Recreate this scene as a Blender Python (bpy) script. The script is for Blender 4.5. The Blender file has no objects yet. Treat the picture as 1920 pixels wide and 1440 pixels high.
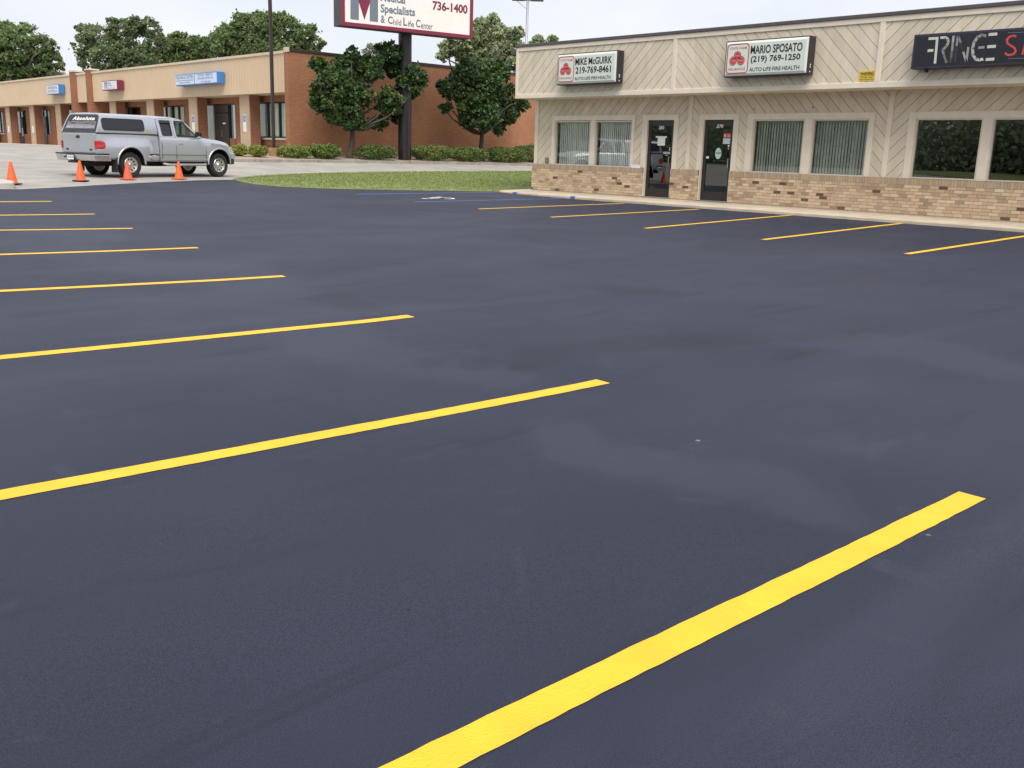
import bpy, bmesh, math, random
import numpy as np
from mathutils import Vector, Matrix
R = math.radians
random.seed(7); rng = np.random.default_rng(7)
S = bpy.context.scene
COL = S.collection

# ------------------------------------------------------------------ camera
F, YAW, PITCH, ROLL = 1810.0, 0.82047691, 0.23310508, 0.03054578   # focal in 1920-px units
_fw = np.array([math.cos(YAW)*math.cos(PITCH), math.sin(YAW)*math.cos(PITCH), -math.sin(PITCH)])
_r0 = np.array([math.sin(YAW), -math.cos(YAW), 0.0]); _u0 = np.cross(_r0, _fw)
_r = math.cos(ROLL)*_r0 + math.sin(ROLL)*_u0
_u = -math.sin(ROLL)*_r0 + math.cos(ROLL)*_u0
cam = bpy.data.cameras.new('camera'); cam.sensor_width = 36; cam.lens = 36*F/1920; cam.clip_end = 2000; cam.clip_start = .05
co = bpy.data.objects.new('camera', cam); COL.objects.link(co); S.camera = co
co.matrix_world = Matrix(((_r[0], _u[0], -_fw[0], 0), (_r[1], _u[1], -_fw[1], 0), (_r[2], _u[2], -_fw[2], 0), (0, 0, 0, 1)))

# ------------------------------------------------------------------ sky, sun, exposure
SUN_DIR = Vector((-0.30, -0.46, 0.84)).normalized()
w = bpy.data.worlds.new('World'); S.world = w; w.use_nodes = True
nt = w.node_tree; N = nt.nodes; L = nt.links; N.clear()
out = N.new('ShaderNodeOutputWorld'); bg = N.new('ShaderNodeBackground'); bg.inputs[1].default_value = 0.1
sky = N.new('ShaderNodeTexSky'); sky.sky_type = 'NISHITA'; sky.sun_disc = False
sky.sun_elevation = math.asin(SUN_DIR.z); sky.sun_rotation = math.atan2(SUN_DIR.x, SUN_DIR.y)
sky.air_density = 1.0; sky.dust_density = 2.0; sky.ozone_density = 1.0
tc = N.new('ShaderNodeTexCoord'); mp = N.new('ShaderNodeMapping'); mp.inputs['Scale'].default_value = (1.6, 1.6, 4.0)
nz = N.new('ShaderNodeTexNoise'); nz.inputs['Scale'].default_value = 1.7; nz.inputs['Detail'].default_value = 6; nz.inputs['Roughness'].default_value = .55
rp = N.new('ShaderNodeValToRGB'); rp.color_ramp.elements[0].position = .38; rp.color_ramp.elements[1].position = .62
rp.color_ramp.elements[0].color = (.72, .72, .72, 1); rp.color_ramp.elements[1].color = (.96, .96, .96, 1)
mx = N.new('ShaderNodeMixRGB'); mx.inputs[2].default_value = (7.1, 7.25, 7.7, 1)
L.new(tc.outputs['Generated'], mp.inputs[0]); L.new(mp.outputs[0], nz.inputs['Vector']); L.new(nz.outputs['Fac'], rp.inputs[0])
L.new(rp.outputs[0], mx.inputs[0]); L.new(sky.outputs[0], mx.inputs[1]); L.new(mx.outputs[0], bg.inputs[0]); L.new(bg.outputs[0], out.inputs[0])
sl = bpy.data.lights.new('sun', 'SUN'); sl.energy = 2.7; sl.angle = R(45); sl.color = (1.0, .93, .83)
so = bpy.data.objects.new('sun', sl); COL.objects.link(so); so.rotation_euler = SUN_DIR.to_track_quat('Z', 'Y').to_euler(); so.location = (0, 0, 40)
S.view_settings.view_transform = 'Standard'; S.view_settings.look = 'None'; S.view_settings.gamma = 1; S.view_settings.exposure = 0.46
S.cycles.max_bounces = 8; S.cycles.transparent_max_bounces = 24

# ------------------------------------------------------------------ measuring helpers
def ray(px, py):
    return _r*((px-960)/F) - _u*((py-720)/F) + _fw
def on(px, py, axis, val):                # where the sight line meets a vertical plane of the building grid
    d = ray(px, py); return d*(val/d[axis])
def dep(px, py, D): return ray(px, py)*D
GX = [-200, -40, 5, 15, 21.3, 30, 60, 300]
GY = [-200, -30, 0, 4.6, 7.4, 10.3, 13.1, 16, 18.8, 21.7, 25, 29, 33, 38, 41, 44, 120, 300]
_c5 = [-1.75, -1.70, -1.62, -1.61, -1.565, -1.505, -1.435, -1.38, -1.33, -1.255, -1.12, -.98, -.87, -.72, -.5, -.36, -.34, -.34]
_c15 = [-1.4, -1.40, -1.38, -1.37, -1.365, -1.36, -1.35, -1.34, -1.30, -1.24, -1.15, -1.0, -.9, -.73, -.48, -.36, -.34, -.34]
_c20 = [-1.25, -1.25, -1.25, -1.25, -1.25, -1.25, -1.25, -1.25, -1.25, -1.25, -1.2, -1.05, -.9, -.68, -.45, -.36, -.34, -.34]
_c30 = [-1.25]*9 + [-1.25, -1.2, -1.0, -.82, -.60, -.42, -.36, -.34, -.34]
_c40 = [v-.03 for v in _c5]
GT = np.array([_c40, _c40, _c5, _c15, _c20, _c30, _c30, _c30])
def _g(x, y):
    i = min(max(np.searchsorted(GX, x)-1, 0), len(GX)-2); j = min(max(np.searchsorted(GY, y)-1, 0), len(GY)-2)
    a = min(max((x-GX[i])/(GX[i+1]-GX[i]), 0), 1); b = min(max((y-GY[j])/(GY[j+1]-GY[j]), 0), 1)
    return float((GT[i, j]*(1-a)+GT[i+1, j]*a)*(1-b) + (GT[i, j+1]*(1-a)+GT[i+1, j+1]*a)*b)
_cache = {}
def gz(x, y):                             # the lie of the land
    k = (round(x, 3), round(y, 3))
    if k not in _cache:
        _cache[k] = sum(_g(x+dx, y+dy)*wt for dx, dy, wt in ((0, 0, .3), (0, 1.2, .15), (0, -1.2, .15), (0, 2.2, .1), (0, -2.2, .1), (1.2, 0, .1), (-1.2, 0, .1)))
    return _cache[k]
def at(px, py):                           # where the sight line meets the ground
    d = ray(px, py); h = math.hypot(d[0], d[1]); t0 = 1.0/h; t = t0
    while t*h < 120:
        q = d*t
        if q[2] < gz(q[0], q[1]): break
        t0 = t; t += .25/h
    lo, hi = t0, t
    for _ in range(24):
        m = (lo+hi)/2; q = d*m
        if q[2] < gz(q[0], q[1]): hi = m
        else: lo = m
    return d*hi

# ------------------------------------------------------------------ materials
def mat(name, col, rough=.6, metal=0, var=.12, scale=6, bump=0, bscale=60, spec=.5, dirt=None, coat=0):
    m = bpy.data.materials.new(name); m.use_nodes = True
    n = m.node_tree.nodes; l = m.node_tree.links; b = n['Principled BSDF']
    b.inputs['Roughness'].default_value = rough; b.inputs['Metallic'].default_value = metal
    b.inputs['Specular IOR Level'].default_value = spec; b.inputs['Coat Weight'].default_value = coat; b.inputs['Coat Roughness'].default_value = .06
    t = n.new('ShaderNodeTexCoord'); z = n.new('ShaderNodeTexNoise'); z.inputs['Scale'].default_value = scale; z.inputs['Detail'].default_value = 5
    l.new(t.outputs['Object'], z.inputs['Vector'])
    r = n.new('ShaderNodeValToRGB'); r.color_ramp.elements[0].position = .3; r.color_ramp.elements[1].position = .7
    c0 = [c*(1-var) for c in col]; c1 = [min(1, c*(1+var)) for c in col]
    r.color_ramp.elements[0].color = (*c0, 1); r.color_ramp.elements[1].color = (*c1, 1)
    l.new(z.outputs['Fac'], r.inputs[0]); last = r.outputs[0]
    if dirt:                                # (colour, scale, threshold): stains with an outline of their own
        z2 = n.new('ShaderNodeTexNoise'); z2.inputs['Scale'].default_value = dirt[1]; z2.inputs['Detail'].default_value = 7; z2.inputs['Roughness'].default_value = .65
        l.new(t.outputs['Object'], z2.inputs['Vector'])
        r2 = n.new('ShaderNodeValToRGB'); r2.color_ramp.elements[0].position = dirt[2]; r2.color_ramp.elements[1].position = min(1, dirt[2]+.12)
        l.new(z2.outputs['Fac'], r2.inputs[0]); mxx = n.new('ShaderNodeMixRGB'); mxx.inputs[2].default_value = (*dirt[0], 1)
        l.new(r2.outputs[0], mxx.inputs[0]); l.new(last, mxx.inputs[1]); last = mxx.outputs[0]
    l.new(last, b.inputs['Base Color'])
    if bump:
        z3 = n.new('ShaderNodeTexNoise'); z3.inputs['Scale'].default_value = bscale; z3.inputs['Detail'].default_value = 3
        l.new(t.outputs['Object'], z3.inputs['Vector'])
        bp = n.new('ShaderNodeBump'); bp.inputs['Strength'].default_value = bump; bp.inputs['Distance'].default_value = .02
        l.new(z3.outputs['Fac'], bp.inputs['Height']); l.new(bp.outputs[0], b.inputs['Normal'])
    return m
def attr_mat(name, rough=.8, mul=(1, 1, 1), trans=0, bump=0, spec=.3, knots=False):
    m = bpy.data.materials.new(name); m.use_nodes = True
    n = m.node_tree.nodes; l = m.node_tree.links; b = n['Principled BSDF']
    b.inputs['Roughness'].default_value = rough; b.inputs['Specular IOR Level'].default_value = spec
    a = n.new('ShaderNodeAttribute'); a.attribute_name = 'tone'
    mu = n.new('ShaderNodeMixRGB'); mu.blend_type = 'MULTIPLY'; mu.inputs[0].default_value = 1; mu.inputs[2].default_value = (*mul, 1)
    l.new(a.outputs['Color'], mu.inputs[1]); last = mu.outputs[0]
    t = n.new('ShaderNodeTexCoord'); z = n.new('ShaderNodeTexNoise'); z.inputs['Scale'].default_value = 25; z.inputs['Detail'].default_value = 4
    l.new(t.outputs['Object'], z.inputs['Vector'])
    r = n.new('ShaderNodeValToRGB'); r.color_ramp.elements[0].color = (.8, .8, .8, 1); r.color_ramp.elements[1].color = (1, 1, 1, 1)
    l.new(z.outputs['Fac'], r.inputs[0]); m2 = n.new('ShaderNodeMixRGB'); m2.blend_type = 'MULTIPLY'; m2.inputs[0].default_value = 1
    l.new(last, m2.inputs[1]); l.new(r.outputs[0], m2.inputs[2]); last = m2.outputs[0]
    if knots:                               # knots and weather marks in the boards
        def spots(sc, d0, d1, col, zs, lo, hi):
            nonlocal last
            vo = n.new('ShaderNodeTexVoronoi'); vo.inputs['Scale'].default_value = sc; l.new(t.outputs['Object'], vo.inputs['Vector'])
            r3 = n.new('ShaderNodeValToRGB'); r3.color_ramp.elements[0].position = d0; r3.color_ramp.elements[1].position = d1; r3.color_ramp.elements[0].color = (1, 1, 1, 1); r3.color_ramp.elements[1].color = (0, 0, 0, 1); l.new(vo.outputs['Distance'], r3.inputs[0])
            z4 = n.new('ShaderNodeTexNoise'); z4.inputs['Scale'].default_value = zs; l.new(t.outputs['Object'], z4.inputs['Vector'])
            r4 = n.new('ShaderNodeValToRGB'); r4.color_ramp.elements[0].position = lo; r4.color_ramp.elements[1].position = hi; l.new(z4.outputs['Fac'], r4.inputs[0])
            m4 = n.new('ShaderNodeMixRGB'); m4.blend_type = 'MULTIPLY'; m4.inputs[0].default_value = 1; l.new(r3.outputs[0], m4.inputs[1]); l.new(r4.outputs[0], m4.inputs[2])
            m3 = n.new('ShaderNodeMixRGB'); m3.inputs[2].default_value = (*col, 1); l.new(m4.outputs[0], m3.inputs[0]); l.new(last, m3.inputs[1]); last = m3.outputs[0]
        spots(2.2, .04, .09, (.30, .26, .20), .6, .50, .60)
        spots(4.5, .03, .05, (.16, .13, .10), .45, .56, .62)
        mp = n.new('ShaderNodeMapping'); mp.inputs['Scale'].default_value = (1, 2.5, .5); l.new(t.outputs['Object'], mp.inputs[0])
        z5 = n.new('ShaderNodeTexNoise'); z5.inputs['Scale'].default_value = 1.6; z5.inputs['Detail'].default_value = 8; z5.inputs['Roughness'].default_value = .65; l.new(mp.outputs[0], z5.inputs['Vector'])
        r5 = n.new('ShaderNodeValToRGB'); r5.color_ramp.elements[0].position = .35; r5.color_ramp.elements[1].position = .65; r5.color_ramp.elements[0].color = (.90, .88, .85, 1); r5.color_ramp.elements[1].color = (1.04, 1.04, 1.04, 1); l.new(z5.outputs['Fac'], r5.inputs[0])
        m5 = n.new('ShaderNodeMixRGB'); m5.blend_type = 'MULTIPLY'; m5.inputs[0].default_value = 1; l.new(last, m5.inputs[1]); l.new(r5.outputs[0], m5.inputs[2]); last = m5.outputs[0]
    l.new(last, b.inputs['Base Color'])
    if trans:
        tr = n.new('ShaderNodeBsdfTranslucent'); l.new(last, tr.inputs[0]); ms = n.new('ShaderNodeMixShader'); ms.inputs[0].default_value = trans
        l.new(b.outputs[0], ms.inputs[1]); l.new(tr.outputs[0], ms.inputs[2]); l.new(ms.outputs[0], n['Material Output'].inputs[0])
    if bump:
        bp = n.new('ShaderNodeBump'); bp.inputs['Strength'].default_value = bump; bp.inputs['Distance'].default_value = .01
        z.inputs['Scale'].default_value = 120; l.new(z.outputs['Fac'], bp.inputs['Height']); l.new(bp.outputs[0], b.inputs['Normal'])
    return m
def glass_mat(name, tint, ior=1.6, rough=0.0):
    m = bpy.data.materials.new(name); m.use_nodes = True
    n = m.node_tree.nodes; l = m.node_tree.links; n.remove(n['Principled BSDF'])
    tr = n.new('ShaderNodeBsdfTransparent'); tr.inputs[0].default_value = (*tint, 1)
    gl = n.new('ShaderNodeBsdfGlossy'); gl.inputs['Roughness'].default_value = rough
    fr = n.new('ShaderNodeFresnel'); ge = n.new('ShaderNodeNewGeometry'); m1 = n.new('ShaderNodeMath'); m1.operation = 'MULTIPLY_ADD'; m1.inputs[1].default_value = -2; m1.inputs[2].default_value = 1
    m2 = n.new('ShaderNodeMath'); m2.operation = 'POWER'; m2.inputs[0].default_value = ior; l.new(ge.outputs['Backfacing'], m1.inputs[0]); l.new(m1.outputs[0], m2.inputs[1]); l.new(m2.outputs[0], fr.inputs[0])
    ms = n.new('ShaderNodeMixShader'); l.new(fr.outputs[0], ms.inputs[0]); l.new(tr.outputs[0], ms.inputs[1]); l.new(gl.outputs[0], ms.inputs[2])
    l.new(ms.outputs[0], n['Material Output'].inputs[0])
    return m
def brick_mat(name, c1, c2, mortar, axis, bw=.21, bh=.075, ms=.012, bias=0.0):
    m = bpy.data.materials.new(name); m.use_nodes = True
    n = m.node_tree.nodes; l = m.node_tree.links; b = n['Principled BSDF']; b.inputs['Roughness'].default_value = .85; b.inputs['Specular IOR Level'].default_value = .2
    t = n.new('ShaderNodeTexCoord'); sp = n.new('ShaderNodeSeparateXYZ'); cb = n.new('ShaderNodeCombineXYZ')
    l.new(t.outputs['Object'], sp.inputs[0])
    if axis == 'both':
        ad = n.new('ShaderNodeMath'); ad.operation = 'ADD'; l.new(sp.outputs[0], ad.inputs[0]); l.new(sp.outputs[1], ad.inputs[1]); l.new(ad.outputs[0], cb.inputs[0])
    else: l.new(sp.outputs[axis], cb.inputs[0])
    l.new(sp.outputs[2], cb.inputs[1])
    k = n.new('ShaderNodeTexBrick'); k.inputs['Color1'].default_value = (*c1, 1); k.inputs['Color2'].default_value = (*c2, 1); k.inputs['Mortar'].default_value = (*mortar, 1)
    k.inputs['Scale'].default_value = 1; k.inputs['Brick Width'].default_value = bw; k.inputs['Row Height'].default_value = bh; k.inputs['Mortar Size'].default_value = ms; k.inputs['Bias'].default_value = bias
    l.new(cb.outputs[0], k.inputs['Vector'])
    z = n.new('ShaderNodeTexNoise'); z.inputs['Scale'].default_value = .55; z.inputs['Detail'].default_value = 6; l.new(t.outputs['Object'], z.inputs['Vector'])
    r = n.new('ShaderNodeValToRGB'); r.color_ramp.elements[0].color = (.80, .78, .76, 1); r.color_ramp.elements[1].color = (1.12, 1.1, 1.1, 1); r.color_ramp.elements[0].position = .3; r.color_ramp.elements[1].position = .72
    l.new(z.outputs['Fac'], r.inputs[0]); mu = n.new('ShaderNodeMixRGB'); mu.blend_type = 'MULTIPLY'; mu.inputs[0].default_value = 1
    l.new(k.outputs['Color'], mu.inputs[1]); l.new(r.outputs[0], mu.inputs[2]); l.new(mu.outputs[0], b.inputs['Base Color'])
    bp = n.new('ShaderNodeBump'); bp.inputs['Strength'].default_value = .5; bp.inputs['Distance'].default_value = .01; bp.invert = True
    l.new(k.outputs['Fac'], bp.inputs['Height']); l.new(bp.outputs[0], b.inputs['Normal'])
    return m

# ------------------------------------------------------------------ mesh helpers
class MB:
    def __init__(s): s.v = []; s.f = []; s.c = []; s.m = []
    def face(s, pts, tone=None, mi=0):
        i = len(s.v); s.v += [tuple(p) for p in pts]; s.f.append(tuple(range(i, i+len(pts)))); s.c.append(tone); s.m.append(mi)
    def box(s, x0, x1, y0, y1, z0, z1, tone=None, mi=0, M=None):
        p = [(x, y, z) for z in (z0, z1) for x, y in ((x0, y0), (x1, y0), (x1, y1), (x0, y1))]
        if M: p = [tuple(M @ Vector(q)) for q in p]
        i = len(s.v); s.v += p
        for q in ((3, 2, 1, 0), (4, 5, 6, 7), (0, 1, 5, 4), (1, 2, 6, 5), (2, 3, 7, 6), (3, 0, 4, 7)):
            s.f.append(tuple(i+k for k in q)); s.c.append(tone); s.m.append(mi)
        return s
    def prism(s, poly, fn, a, b, mi=0, tone=None):      # poly of 2-D points; fn(u, v, w) -> xyz for w in (a, b)
        n = len(poly); i = len(s.v)
        s.v += [tuple(fn(u, v, a)) for u, v in poly] + [tuple(fn(u, v, b)) for u, v in poly]
        s.f += [tuple(range(i+n-1, i-1, -1)), tuple(range(i+n, i+2*n))] + [(i+k, i+(k+1) % n, i+n+(k+1) % n, i+n+k) for k in range(n)]
        s.c += [tone]*(n+2); s.m += [mi]*(n+2); return s
    def tube(s, pts, rad, n=10, caps=True, mi=0):
        pts = [Vector(p) for p in pts]; rad = rad if isinstance(rad, (list, tuple)) else [rad]*len(pts)
        i0 = len(s.v); up = None
        for k, p in enumerate(pts):
            d = (pts[min(k+1, len(pts)-1)] - pts[max(k-1, 0)]).normalized()
            if up is None: up = Vector((0, 0, 1)) if abs(d.z) < .9 else Vector((1, 0, 0))
            a = d.cross(up).normalized(); bb = a.cross(d).normalized(); up = bb
            s.v += [tuple(p + rad[k]*(math.cos(t)*a + math.sin(t)*bb)) for t in [2*math.pi*q/n for q in range(n)]]
        for k in range(len(pts)-1):
            for q in range(n):
                a0 = i0+k*n+q; a1 = i0+k*n+(q+1) % n; s.f.append((a0, a1, a1+n, a0+n)); s.c.append(None); s.m.append(mi)
        if caps:
            s.f.append(tuple(i0+q for q in range(n-1, -1, -1))); s.f.append(tuple(i0+(len(pts)-1)*n+q for q in range(n))); s.c += [None]*2; s.m += [mi]*2
        return s
    def loft(s, rings, close=True, caps=True, mi=0):
        n = len(rings[0]); i0 = len(s.v)
        for r_ in rings: s.v += [tuple(p) for p in r_]
        for k in range(len(rings)-1):
            for q in range(n if close else n-1):
                a0 = i0+k*n+q; a1 = i0+k*n+(q+1) % n; s.f.append((a0, a1, a1+n, a0+n)); s.c.append(None); s.m.append(mi)
        if caps:
            s.f.append(tuple(i0+q for q in range(n-1, -1, -1))); s.f.append(tuple(i0+(len(rings)-1)*n+q for q in range(n))); s.c += [None]*2; s.m += [mi]*2
        return s
    def lathe(s, prof, n=32, axis='z', o=(0, 0, 0), mi=0):   # prof: (radius, height)
        i0 = len(s.v)
        for r_, h in prof:
            for q in range(n):
                t = 2*math.pi*q/n; a, b = r_*math.cos(t), r_*math.sin(t)
                p = (a, b, h) if axis == 'z' else ((a, h, b) if axis == 'y' else (h, a, b))
                s.v.append((p[0]+o[0], p[1]+o[1], p[2]+o[2]))
        for k in range(len(prof)-1):
            for q in range(n):
                a0 = i0+k*n+q; a1 = i0+k*n+(q+1) % n; s.f.append((a0, a1, a1+n, a0+n)); s.c.append(None); s.m.append(mi)
        return s
    def build(s, name, m, parent=None, smooth=False, bevel=0, recalc=True):
        ms = m if isinstance(m, (list, tuple)) else [m]
        me = bpy.data.meshes.new(name); org = Vector((0, 0, 0))
        if parent is not None and parent.get('world_built'): org = Vector(parent['world_built'])
        me.from_pydata([(p[0]-org.x, p[1]-org.y, p[2]-org.z) for p in s.v], [], s.f)
        for q in ms: me.materials.append(q)
        if len(ms) > 1: me.polygons.foreach_set('material_index', s.m)
        if any(c is not None for c in s.c):
            at_ = me.color_attributes.new('tone', 'FLOAT_COLOR', 'CORNER')
            for p_, c in zip(me.polygons, s.c):
                for li in p_.loop_indices: at_.data[li].color = (*(c or (1, 1, 1)), 1)
        if recalc:
            b_ = bmesh.new(); b_.from_mesh(me); bmesh.ops.recalc_face_normals(b_, faces=b_.faces); b_.to_mesh(me); b_.free()
        if smooth:
            me.polygons.foreach_set('use_smooth', [True]*len(me.polygons))
            if smooth is not True: me.set_sharp_from_angle(angle=R(smooth))
        o = bpy.data.objects.new(name, me); COL.objects.link(o)
        if parent is not None: o.parent = parent
        if parent is not None and parent.get('world_built') and parent.type != 'EMPTY':
            pass
        if bevel:
            bm_ = o.modifiers.new('bevel', 'BEVEL'); bm_.width = bevel; bm_.segments = 2; bm_.limit_method = 'ANGLE'; bm_.angle_limit = R(35)
        if parent is not None and parent.get('world_built'): o['world_built'] = parent['world_built']
        return o
def tag(o, label=None, cat=None, group=None, kind=None):
    if label: o['label'] = label
    if cat: o['category'] = cat
    if group: o['group'] = group
    if kind: o['kind'] = kind
    return o
def thing(name, label, cat, loc=(0, 0, 0), group=None, rz=0, local=False):
    o = bpy.data.objects.new(name, None); COL.objects.link(o); o.location = loc; o.rotation_euler = (0, 0, rz); o.empty_display_size = .3
    if not local: o['world_built'] = tuple(float(c) for c in loc)
    return tag(o, label, cat, group)
def solo(o, loc):                          # a one-mesh thing: put its origin at its base
    loc = Vector(loc); o.data.transform(Matrix.Translation(-loc)); o.location = loc; return o
def boolean_cut(o, cutters):
    for c in cutters:
        md = o.modifiers.new('cut', 'BOOLEAN'); md.object = c; md.operation = 'DIFFERENCE'; md.solver = 'EXACT'; md.material_mode = 'TRANSFER'
    dg = bpy.context.evaluated_depsgraph_get(); me = bpy.data.meshes.new_from_object(o.evaluated_get(dg))
    o.modifiers.clear(); o.data = me
    for c in cutters: bpy.data.objects.remove(c, do_unlink=True)

# lettering: built-in face, filled, thin solid, fitted to a width and height on a frame (origin, u, v)
_tc = {}
def text_verts(txt, bold=0.0, shear=0.0, space=1.0):
    k = (txt, bold, shear, space)
    if k in _tc: return _tc[k]
    cu = bpy.data.curves.new('lettering', 'FONT'); cu.body = txt; cu.size = 1; cu.offset = bold; cu.shear = shear; cu.space_character = space; cu.resolution_u = 3
    o = bpy.data.objects.new('lettering', cu); COL.objects.link(o)
    dg = bpy.context.evaluated_depsgraph_get(); me = bpy.data.meshes.new_from_object(o.evaluated_get(dg))
    v = np.array([q.co[:2] for q in me.vertices]); f = [tuple(p.vertices) for p in me.polygons]
    bpy.data.objects.remove(o, do_unlink=True); bpy.data.meshes.remove(me); bpy.data.curves.remove(cu)
    v = (v - v.min(0))/(v.max(0)-v.min(0)); _tc[k] = (v, f); return _tc[k]
def put_text(mb, txt, O, u, v, x0, x1, y0, y1, bold=0.0, shear=0.0, space=1.0, mi=0):
    tv, tf = text_verts(txt, bold, shear, space); O, u, v = Vector(O), Vector(u), Vector(v); i = len(mb.v)
    for a, b in tv: mb.v.append(tuple(O + u*(x0+(x1-x0)*a) + v*(y0+(y1-y0)*b)))
    for f in tf: mb.f.append(tuple(i+k for k in f)); mb.c.append(None); mb.m.append(mi)
def stroke(mb, O, u, v, pts, wd, mi=0, closed=False):   # flat polyline of constant width on a frame
    O, u, v = Vector(O), Vector(u), Vector(v); P = [Vector(p) for p in pts]; n = len(P); A = []; B = []
    for k in range(n):
        if closed: d = (P[(k+1) % n]-P[k-1]).normalized()
        else: d = (P[min(k+1, n-1)]-P[max(k-1, 0)]).normalized()
        q = Vector((-d.y, d.x))*wd/2; A.append(P[k]+q); B.append(P[k]-q)
    for k in range(n if closed else n-1):
        j = (k+1) % n
        mb.face([O+u*p.x+v*p.y for p in (A[k], B[k], B[j], A[j])], mi=mi)
def disc(mb, O, u, v, cx, cy, ra, rb, n=28, mi=0, r_in=0):
    O, u, v = Vector(O), Vector(u), Vector(v)
    P = lambda t, k: O+u*(cx+ra*k*math.cos(t))+v*(cy+rb*k*math.sin(t))
    if not r_in: mb.face([P(2*math.pi*q/n, 1) for q in range(n)], mi=mi)
    else:
        for q in range(n):
            a, b = 2*math.pi*q/n, 2*math.pi*(q+1)/n; mb.face([P(a, r_in), P(a, 1), P(b, 1), P(b, r_in)], mi=mi)
def rrect(x0, x1, y0, y1, r, n=5):
    o = []
    for cx, cy, a0 in ((x1-r, y1-r, 0), (x0+r, y1-r, 90), (x0+r, y0+r, 180), (x1-r, y0+r, 270)):
        o += [(cx+r*math.cos(R(a0+90*k/n)), cy+r*math.sin(R(a0+90*k/n))) for k in range(n+1)]
    return o

# ================================================================== materials in use
M = {}
M['asphalt_old'] = mat('old_pavement', (.315, .30, .275), .9, var=.16, scale=.9, bump=.3, bscale=40, dirt=((.17, .16, .15), 1.3, .60))
M['concrete'] = mat('concrete', (.50, .43, .335), .9, var=.14, scale=2.2, bump=.25, bscale=70, dirt=((.30, .25, .19), 2.5, .62))
M['yellow'] = mat('yellow_paint', (.82, .468, .022), .6, var=.07, scale=5, bump=.35, bscale=110, dirt=((.33, .24, .05), 55, .74))
M['blue_paint'] = mat('blue_paint', (.07, .15, .42), .55, var=.15, scale=9)
M['white_paint'] = mat('white_paint', (.78, .77, .72), .55, var=.06, scale=9)
M['siding'] = attr_mat('cream_siding', .75, bump=.2, knots=True)
M['cream'] = mat('cream_trim', (.745, .672, .548), .7, var=.06, scale=3, bump=.1, bscale=50, dirt=((.30, .26, .21), 7, .72))
M['groove'] = mat('groove_shade_and_joint', (.27, .235, .185), .9, var=.2)  # shade of the siding grooves put into a darker colour; also colours pavement joints
M['jamb'] = mat('pale_jamb', (.62, .57, .48), .55, var=.05)
M['bronze'] = mat('dark_bronze_metal', (.022, .018, .017), .38, var=.2, spec=.5)
M['cap'] = mat('dark_metal_cap', (.085, .075, .08), .5, var=.15)
M['brick_tan'] = attr_mat('tan_brick', .88, bump=.3, spec=.2)
M['mortar'] = mat('mortar', (.40, .33, .25), .95, var=.12, scale=8)
M['glass'] = glass_mat('window_glass', (.92, .94, .93), 2.0)
M['glass_green'] = glass_mat('green_window_glass', (.86, .885, .87), 1.8)
M['glass_dark'] = glass_mat('tinted_glass', (.55, .60, .59), 2.1)
M['blind'] = mat('blind_slats', (.80, .82, .78), .8, var=.08, scale=3)
M['interior'] = mat('dim_interior', (.24, .235, .225), .9, var=.3, scale=1.5)
M['paper'] = mat('paper', (.74, .76, .78), .8, var=.04)
M['red'] = mat('red_print', (.52, .035, .04), .6, var=.05)
M['pink'] = mat('pale_red_print', (.70, .32, .30), .6, var=.05)
M['ink'] = mat('black_print', (.012, .013, .016), .55, var=.1)
M['inkgrey'] = mat('grey_print', (.19, .21, .25), .55, var=.08)
M['signwhite'] = mat('sign_face_plastic', (.64, .70, .64), .35, var=.03, scale=2)
M['signwhite2'] = mat('billboard_face_plastic', (.80, .78, .75), .4, var=.03, scale=2)
M['signbox'] = mat('sign_box_metal', (.030, .024, .032), .45, var=.15)
M['steel'] = mat('brushed_steel', (.55, .54, .52), .35, 1, var=.1)
M['warnyellow'] = mat('warning_yellow', (.80, .56, .06), .55, var=.06)

# ================================================================== ground
def sheet(name, poly, off, m, res=.5, zf=None):
    b = bmesh.new(); vs = [b.verts.new((p[0], p[1], 0)) for p in poly]; b.faces.new(vs)
    for ax in (0, 1):
        lo = min(p[ax] for p in poly); hi = max(p[ax] for p in poly)
        k = math.floor(lo/res)+1
        while k*res < hi:
            n = Vector((1, 0, 0)) if ax == 0 else Vector((0, 1, 0)); c = n*(k*res)
            bmesh.ops.bisect_plane(b, geom=b.verts[:]+b.edges[:]+b.faces[:], plane_co=c, plane_no=n, dist=1e-5); k += 1
    for v in b.verts: v.co.z = (zf or gz)(v.co.x, v.co.y)+off
    bmesh.ops.recalc_face_normals(b, faces=b.faces)
    if sum(f.normal.z for f in b.faces) < 0: bmesh.ops.reverse_faces(b, faces=b.faces)
    me = bpy.data.meshes.new(name); b.to_mesh(me); b.free(); me.materials.append(m)
    me.polygons.foreach_set('use_smooth', [True]*len(me.polygons))
    o = bpy.data.objects.new(name, me); COL.objects.link(o); return tag(o, kind='structure')
def grid_lines():
    xs = [-900, -500, -300, -200, -140, -100, -80, -60, -50, -45] + [-40+.5*k for k in range(221)] + [75, 80, 90, 100, 140, 200, 300, 500, 900]
    ys = [-900, -500, -300, -200, -100, -60, -45, -35] + [-30+.5*k for k in range(261)] + [105, 110, 120, 140, 170, 200, 300, 500, 900]
    return xs, ys
xs, ys = grid_lines(); gv = [(x, y, gz(x, y)) for y in ys for x in xs]; nx = len(xs)
gf = [(j*nx+i, j*nx+i+1, (j+1)*nx+i+1, (j+1)*nx+i) for j in range(len(ys)-1) for i in range(nx-1)]
me = bpy.data.meshes.new('ground'); me.from_pydata(gv, [], gf); me.materials.append(M['asphalt_old']); me.polygons.foreach_set('use_smooth', [True]*len(gf))
o = bpy.data.objects.new('ground', me); COL.objects.link(o); tag(o, kind='structure')

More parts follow.
